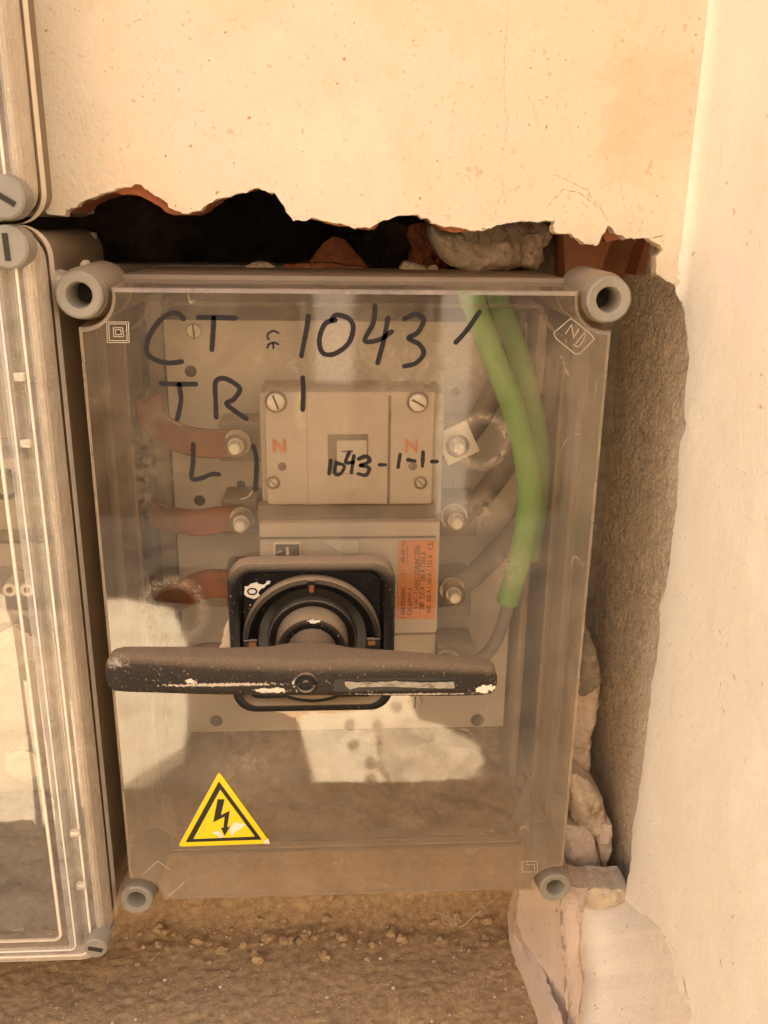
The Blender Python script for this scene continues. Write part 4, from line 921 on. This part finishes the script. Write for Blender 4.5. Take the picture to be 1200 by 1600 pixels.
# ------------------------------------------------------------------ rubble round the box
def lump(name, label, pts, Y, th, m, seed, cat='rubble', bulge=.006, parent=None, step=.0015):
    """broken piece: traced face outline, real thickness, uneven front"""
    q = rough_outline([(at(x, y, Y).x, at(x, y, Y).z) for x, y in pts], .0007, .0014, seed)
    P = np.array(q); lo = P.min(0); hi = P.max(0); s, z = np.meshgrid(np.arange(lo[0], hi[0], step), np.arange(lo[1], hi[1], step)); G = np.c_[s.ravel(), z.ravel()]+rng.uniform(-.0004, .0004, (s.size, 2)); G = G[inpoly(G, q)]
    d = np.array([np.min(np.hypot(P[:, 0]-g[0], P[:, 1]-g[1])) for g in G]) if len(G) else np.zeros(0); G = G[d > step*.4]; d = d[d > step*.4]
    vs = [Vector(p) for p in q]+[Vector(p) for p in G]; n = len(q)
    ov, _, of, oi, *_ = delaunay_2d_cdt(vs, [(i, (i+1) % n) for i in range(n)], [], 1, 1e-7)
    ov = np.array([v[:] for v in ov]); cn = np.array([ov[list(f)].mean(0) for f in of]); ok_ = inpoly(cn, q); of = [tuple(f) for f, k in zip(of, ok_) if k]
    dd = np.array([np.min(np.hypot(P[:, 0]-g[0], P[:, 1]-g[1])) for g in ov])
    r2 = np.random.default_rng(seed); h = np.full(len(ov), 1.0); c0_ = P.mean(0); ext = np.abs(P-c0_).max()
    for k in range(7):
        a_ = r2.uniform(0, 6.28); g_ = r2.uniform(.15, 1.1); h = np.minimum(h, .85+g_*(((ov-c0_)@np.array([math.cos(a_), math.sin(a_)]))/ext)+r2.uniform(-.1, .15))
    h = bulge*np.clip(h, .08, 1)*(1-np.exp(-dd/.0022)); Q = np.c_[ov[:, 0], np.zeros(len(ov)), ov[:, 1]]
    yy = Y-h*(1+.25*fbm(Q, 70, 4, seed))-.0022*fbm(Q, 110, 5, seed+2, .62)
    # facets: quantised plane steps
    VV = [(x, y, z) for (x, z), y in zip(ov, yy)]; L = len(VV)
    bnd = {}
    for f in of:
        for a, b in zip(f, f[1:]+f[:1]): bnd.setdefault((min(a, b), max(a, b)), []).append((a, b))
    bd = [v[0] for v in bnd.values() if len(v) == 1]; bi = {}
    for a, b in bd:
        for i in (a, b):
            if i not in bi: bi[i] = len(VV); x, z = ov[i]; c0 = P.mean(0); VV.append((x+(c0[0]-x)*.06, Y+th, z+(c0[1]-z)*.06))
    FF = list(of)+[(b, a, bi[a], bi[b]) for a, b in bd]
    o = sharp(mesh(name, VV, FF, m, parent), 30)
    if label: tag(o, label, cat)
    return o
lump('mortar_lump', 'big rough lump of broken mortar on top of the box, right of centre', [(676, 352), (700, 360), (735, 364), (760, 352), (800, 343), (845, 345), (866, 350), (864, 372), (846, 388), (850, 405), (838, 424), (815, 415), (795, 424), (760, 426), (735, 426), (705, 418), (690, 405), (680, 385), (674, 370)], .128, .05, M['plaster_raw'], 101, bulge=.016)
lump('mortar_piece', 'thin flat mortar layer lying on the big lump above the box', [(722, 362), (760, 350), (800, 343), (850, 346), (860, 362), (820, 368), (790, 378), (752, 384), (730, 376)], .108, .025, M['mortar'], 102, bulge=.006)
lump('brick_shard', 'pointed brown brick shard standing behind the box top, at its middle', [(478, 425), (490, 400), (505, 380), (520, 370), (536, 374), (555, 392), (572, 412), (580, 428)], .160, .02, M['brick'], 103, bulge=.004)
lump('brick_slab', 'flat orange brick sliver lying along the rear edge of the box top', [(443, 413), (500, 412), (560, 416), (578, 420), (578, 428), (443, 428)], .140, .03, M['brick'], 104, bulge=.003)
lump('stone', 'small pale stone on the box top left of the brick shard', [(384, 414), (398, 410), (420, 411), (436, 420), (434, 428), (384, 428)], .140, .02, M['plaster_raw'], 105, bulge=.004)
lump('stone', 'small pale crumbly stone at the foot of the big mortar lump', [(624, 418), (634, 408), (650, 410), (664, 415), (682, 416), (686, 428), (626, 428)], .135, .02, M['plaster_raw'], 106, bulge=.005)
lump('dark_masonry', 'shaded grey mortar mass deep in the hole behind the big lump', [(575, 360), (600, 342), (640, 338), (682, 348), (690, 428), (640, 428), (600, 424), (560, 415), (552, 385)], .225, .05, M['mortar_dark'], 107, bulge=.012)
# hollow clay block with glazed faces at the upper right of the hole
hb = thing('hollow_brick', 'orange hollow clay brick in the upper right of the hole, two inner faces showing', 'brick', at(960, 400, .12))
extr('brick_face', [at(x, y, .118) for x, y in ((880, 340), (960, 352), (955, 385), (938, 428), (884, 434))], .03, M['brick_smooth'], hb, .001)
extr('brick_face', [at(x, y, .135) for x, y in ((948, 350), (1036, 350), (1030, 378), (1004, 428), (936, 433))], .03, M['brick_smooth'], hb, .001)
extr('brick_rib', [at(x, y, .112) for x, y in ((1012, 372), (1032, 372), (1018, 402), (1006, 428), (994, 430))], .05, M['brick_smooth'], hb, .001)
lump('tube_end', 'dark corrugated tube end between the mortar lump and the shaded masonry', [(640, 352), (668, 346), (680, 372), (690, 400), (700, 425), (662, 428), (640, 410), (646, 385), (636, 368)], .19, .03, M['brick'], 108, bulge=.008)
lump('plaster_crust', 'crumbly plaster crust behind the upper left corner cap', [(70, 414), (78, 422), (95, 432), (108, 430), (112, 460), (98, 474), (88, 466), (80, 448)], .018, .02, M['plaster_raw'], 109, bulge=.004)
lump('plaster_crust', 'small pale flake sticking up right of the upper left corner cap', [(123, 412), (128, 407), (136, 416), (150, 424), (148, 432), (124, 430)], .030, .01, M['plaster_raw'], 110, bulge=.002)
boxo('shelf_strip', (-.16, -.02, .15, .2, -.012, .004), M['mortar'], wall_b, .002)
# broken plaster pieces between the box and the reveal
lump('plaster_chunk', 'tall split plaster chunk beside the right edge of the lid, dark above and pale below', [(905, 975), (916, 985), (930, 1020), (938, 1060), (936, 1100), (925, 1150), (918, 1215), (900, 1240), (880, 1240), (884, 1100), (895, 1000)], .090, .04, M['plaster_pink'], 111, bulge=.010)
lump('plaster_chunk', 'dark mortar wedge capping the tall split plaster chunk', [(908, 960), (918, 985), (934, 1020), (939, 1062), (925, 1080), (905, 1085), (900, 1000)], .078, .03, M['mortar'], 112, bulge=.006)
lump('plaster_chunk', 'large cracked plaster chunk leaning right of the lower lid', [(888, 1210), (900, 1208), (920, 1222), (940, 1245), (948, 1275), (952, 1300), (940, 1312), (925, 1318), (905, 1300), (890, 1270)], .060, .04, M['plaster_raw'], 113, bulge=.012)
lump('plaster_chunk', 'thin upright plaster sliver at the right of the cracked chunk', [(942, 1290), (956, 1288), (958, 1310), (952, 1340), (947, 1362), (938, 1340), (934, 1315)], .050, .03, M['plaster_pink'], 114, bulge=.006)
lump('plaster_chunk', 'wedge-shaped plaster piece under the cracked chunk', [(885, 1290), (905, 1295), (915, 1292), (930, 1312), (938, 1345), (940, 1385), (925, 1400), (900, 1410), (880, 1400), (880, 1340)], .054, .04, M['plaster_pink'], 115, bulge=.010)
lump('mortar_stub', 'short brown mortar stub closing the foot of the exposed reveal', [(912, 1400), (930, 1388), (958, 1390), (980, 1388), (986, 1395), (987, 1416), (968, 1424), (945, 1421), (925, 1428), (906, 1424)], .008, .022, M['mortar_lt'], 116, bulge=.005)
# pinkish plaster patch below the right end of the box
pp = thing('plaster_patch', 'pinkish white plaster patch below the lower right corner cap, over the brown ledge', 'plaster', at(850, 1500, .04))
def patchgrid(name, L, Rr, m, amp, seed, thick=.02, bulge=0, curve=0):
    """plaster coming down over the end of the ledge: it runs from the rear wall out towards the viewer"""
    nu, nv = 46, 120; V = []
    def ip(P, t):
        A = np.array([(x, y, atZ(x, y, ZL-.0005).y if Y is None else Y) for x, y, Y in P], float); d = np.linspace(0, 1, len(A)); return [np.interp(t, d, A[:, k]) for k in range(3)]
    for j in range(nv):
        t = j/(nv-1); a = ip(L, t); b = ip(Rr, t)
        for i in range(nu):
            u = i/(nu-1); x, y, Y = (a[k]+(b[k]-a[k])*u for k in range(3)); Y += curve*4*u*(1-u); V.append(tuple(at(x, y, Y)))
    P = np.array(V); U = np.tile(np.linspace(0, 1, nu), nv); q = amp*fbm(P, 70, 4, seed)+amp*.35*fbm(P, 350, 3, seed+3)
    e = np.minimum(U, 1-U); P[:, 1] += q-bulge*(1-np.exp(-e/.12))
    P[:, 0] += np.where(e < .02, .0016*fbm(P, 190, 4, seed+9), 0)
    L0 = len(P); B = P+np.array([.004, thick, 0]); VV = np.r_[P, B]
    F = [(j*nu+i, j*nu+i+1, (j+1)*nu+i+1, (j+1)*nu+i) for j in range(nv-1) for i in range(nu-1)]
    for j in range(nv-1): F += [(j*nu, (j+1)*nu, L0+(j+1)*nu, L0+j*nu), ((j+1)*nu-1, L0+(j+1)*nu-1, L0+(j+2)*nu-1, (j+2)*nu-1)]
    for i in range(nu-1): F += [(i, L0+i, L0+i+1, i+1)]
    return sharp(mesh(name, VV.tolist(), F, m, pp), 35)
patchgrid('patch_face', [(810, 1392, .060), (806, 1425, .060), (801, 1450, .058), (798, 1474, None), (815, 1510, None), (833, 1555, None), (850, 1602, None), (870, 1650, None)],
          [(882, 1386, .012), (882, 1420, .008), (884, 1450, .0), (887, 1480, -.006), (890, 1515, -.014), (897, 1555, -.022), (905, 1600, -.03), (912, 1650, -.04)], M['plaster_pink'], .0007, 120, .03)
patchgrid('patch_foot', [(795, 1466, None), (799, 1488, None), (814, 1526, None), (829, 1566, None), (846, 1612, None), (858, 1650, None)],
          [(803, 1456, .046), (815, 1480, .034), (836, 1520, .008), (853, 1562, -.016), (870, 1608, -.040), (886, 1650, -.062)], M['plaster_pink'], .0004, 125, .02, .0015)
patchgrid('broken_layer', [(872, 1376, .016), (878, 1420, .004), (880, 1480, -.008), (884, 1530, -.018), (888, 1590, -.030), (894, 1650, -.045)],
          [(920, 1384, .012), (910, 1424, .0), (904, 1480, -.012), (912, 1530, -.022), (902, 1590, -.036), (905, 1650, -.05)], M['plaster_raw2'], .0016, 130, .02, .004)
patchgrid('smooth_corner', [(906, 1420, .002), (904, 1480, -.004), (911, 1530, -.014), (902, 1590, -.028), (903, 1660, -.045)],
          [(x_, y_, atX(x_, y_, XR-.0012).y) for x_, y_ in ((992, 1416), (1030, 1450), (1058, 1490), (1070, 1530), (1080, 1590), (1090, 1660))], M['plaster_low'], .0005, 135, .012, 0, .012)
tag(tube('fibre_strand', [at(x, y, Y) for x, y, Y in ((780, 1398, .05), (760, 1415, .045), (742, 1430, .04), (720, 1448, .04), (708, 1440, .042), (697, 1444, .042), (690, 1432, .042), (700, 1438, .040), (715, 1442, .040), (690, 1428, .044), (675, 1424, .045))], .00035, M['fibre'], n=6), 'thin jute strand dangling under the bottom edge of the box', 'fibre')
# grit on the ledge
bm = bmesh.new()
for k in range(170):
    x = random.uniform(-.2, .13); y = random.uniform(-.1, .075); s_ = random.choice([.0004, .0005, .0006, .0008, .0012])
    g = bmesh.ops.create_icosphere(bm, subdivisions=1, radius=s_)
    for v in g['verts']: v.co = Vector((v.co.x*random.uniform(.7, 1.3)+x, v.co.y*random.uniform(.7, 1.3)+y, v.co.z*.7+ZL+.0018))
tag(bmo('grit', bm, M['plaster_raw']), 'pale grit scattered over the brown ledge', 'grit', kind='stuff')

bm = bmesh.new(); rr_ = np.random.default_rng(5)
for k in range(90):
    x = rr_.uniform(-.15, .115); y = .078-abs(rr_.normal())*.02; s_ = rr_.choice([.0015, .002, .003, .0045]); g = bmesh.ops.create_icosphere(bm, subdivisions=2, radius=1)
    for v in g['verts']:
        q = noise.noise(v.co*1.6+Vector((k*3.1, 0, 0)))
        v.co = Vector((x+v.co.x*s_*(1+.5*q), y+v.co.y*s_*(.8+.4*q), ZL+.001+(v.co.z+.4)*s_*(.7+.4*q)))
tag(sharp(bmo('crumbs', bm, M['ledge'])), 'brown mortar crumbs lying along the rear crease of the ledge', 'crumbs', kind='stuff')
for k, (px, py) in enumerate(((594, 1497), (1, 1), (678, 1502), (615, 1543))):
    if px > 10:
        c = atZ(px, py, ZL+.001); rock('plaster_chip', c, (.0016, .0013, .0010), M['plaster_raw'], None, 90+k, 2)
        tag(COL.objects[-1], ['tiny white plaster chip on the ledge below the middle of the box', '', 'small pale chip on the ledge right of the middle', 'pale chip lying nearest the viewer on the ledge'][k], 'chip')

# ------------------------------------------------------------------ slabs added and shaped to make the bright reflections in the lids
def refl_ground(px, py, Y0=0.0):
    """where the mirror image of the view ray off the lid meets the courtyard"""
    p = at(px, py, Y0); d = (p-CAM).normalized(); d = Vector((d.x, -d.y, d.z)); t = (GZ+.05-p.z)/d.z; return p+d*t
if True:
    def slabpoly(pix, label):
        P = [refl_ground(*q) for q in pix]; t = thing('reflection_slab', label, 'slab', (sum(p.x for p in P)/len(P), sum(p.y for p in P)/len(P), GZ))
        extr('slab_top', [Vector((p.x, p.y, GZ+.05)) for p in P], -.05, M['refl_slab'], t, .006, (0, 0, 1))
        return t, P
    t, P = slabpoly([(452, 1070), (470, 1140), (500, 1263), (560, 1258), (640, 1244), (693, 1240), (696, 1215), (668, 1160), (645, 1100), (628, 1055), (610, 1020), (456, 1020)], 'pale perforated slab, unseen, added for the bright patch in the lid')
    for x, y in [(x+8*math.sin(y), y) for y in (1042, 1074, 1104, 1134, 1164, 1192, 1218, 1240) for x in (505, 545, 588, 628)]:
        if x-y*.05 < 470+(y-1040)*.17: continue
        q0 = refl_ground(x, y); bm = bmesh.new(); g = bmesh.ops.create_cone(bm, cap_ends=True, segments=12, radius1=.017, radius2=.017, depth=.002)
        for v in g['verts']: v.co = Vector((q0.x+v.co.x, q0.y+v.co.y*1.7, GZ+.0515+v.co.z))
        bmo('hole', bm, M['gap'], t)  # dark discs for the rows of dots in the reflected patch
    xs = [p.x for p in P]; ys = [p.y for p in P]
    slabpoly([(60, 940), (200, 935), (272, 950), (290, 1000), (295, 1120), (285, 1165), (225, 1205), (175, 1240), (100, 1290), (20, 1290), (-60, 1290), (-60, 900)], 'pale rounded slab, unseen, added for the bright patch left in the lids')
    rb_ = rough_outline([(p.x, p.y) for p in (refl_ground(*q) for q in ((585, 1150), (625, 1128), (672, 1132), (700, 1150), (738, 1166), (764, 1196), (752, 1218), (722, 1236), (700, 1262), (660, 1275), (625, 1262)))], .035, .03, 77)
    tag(extr('rubble_heap', [Vector((x, y, GZ+.07)) for x, y in rb_], -.07, M['rubble'], None, .008, (0, 0, 1)), 'low heap of pale broken plaster lying in the sun beside the perforated slab', 'rubble')
    print('SLAB', [tuple(round(c, 2) for c in p) for p in P])
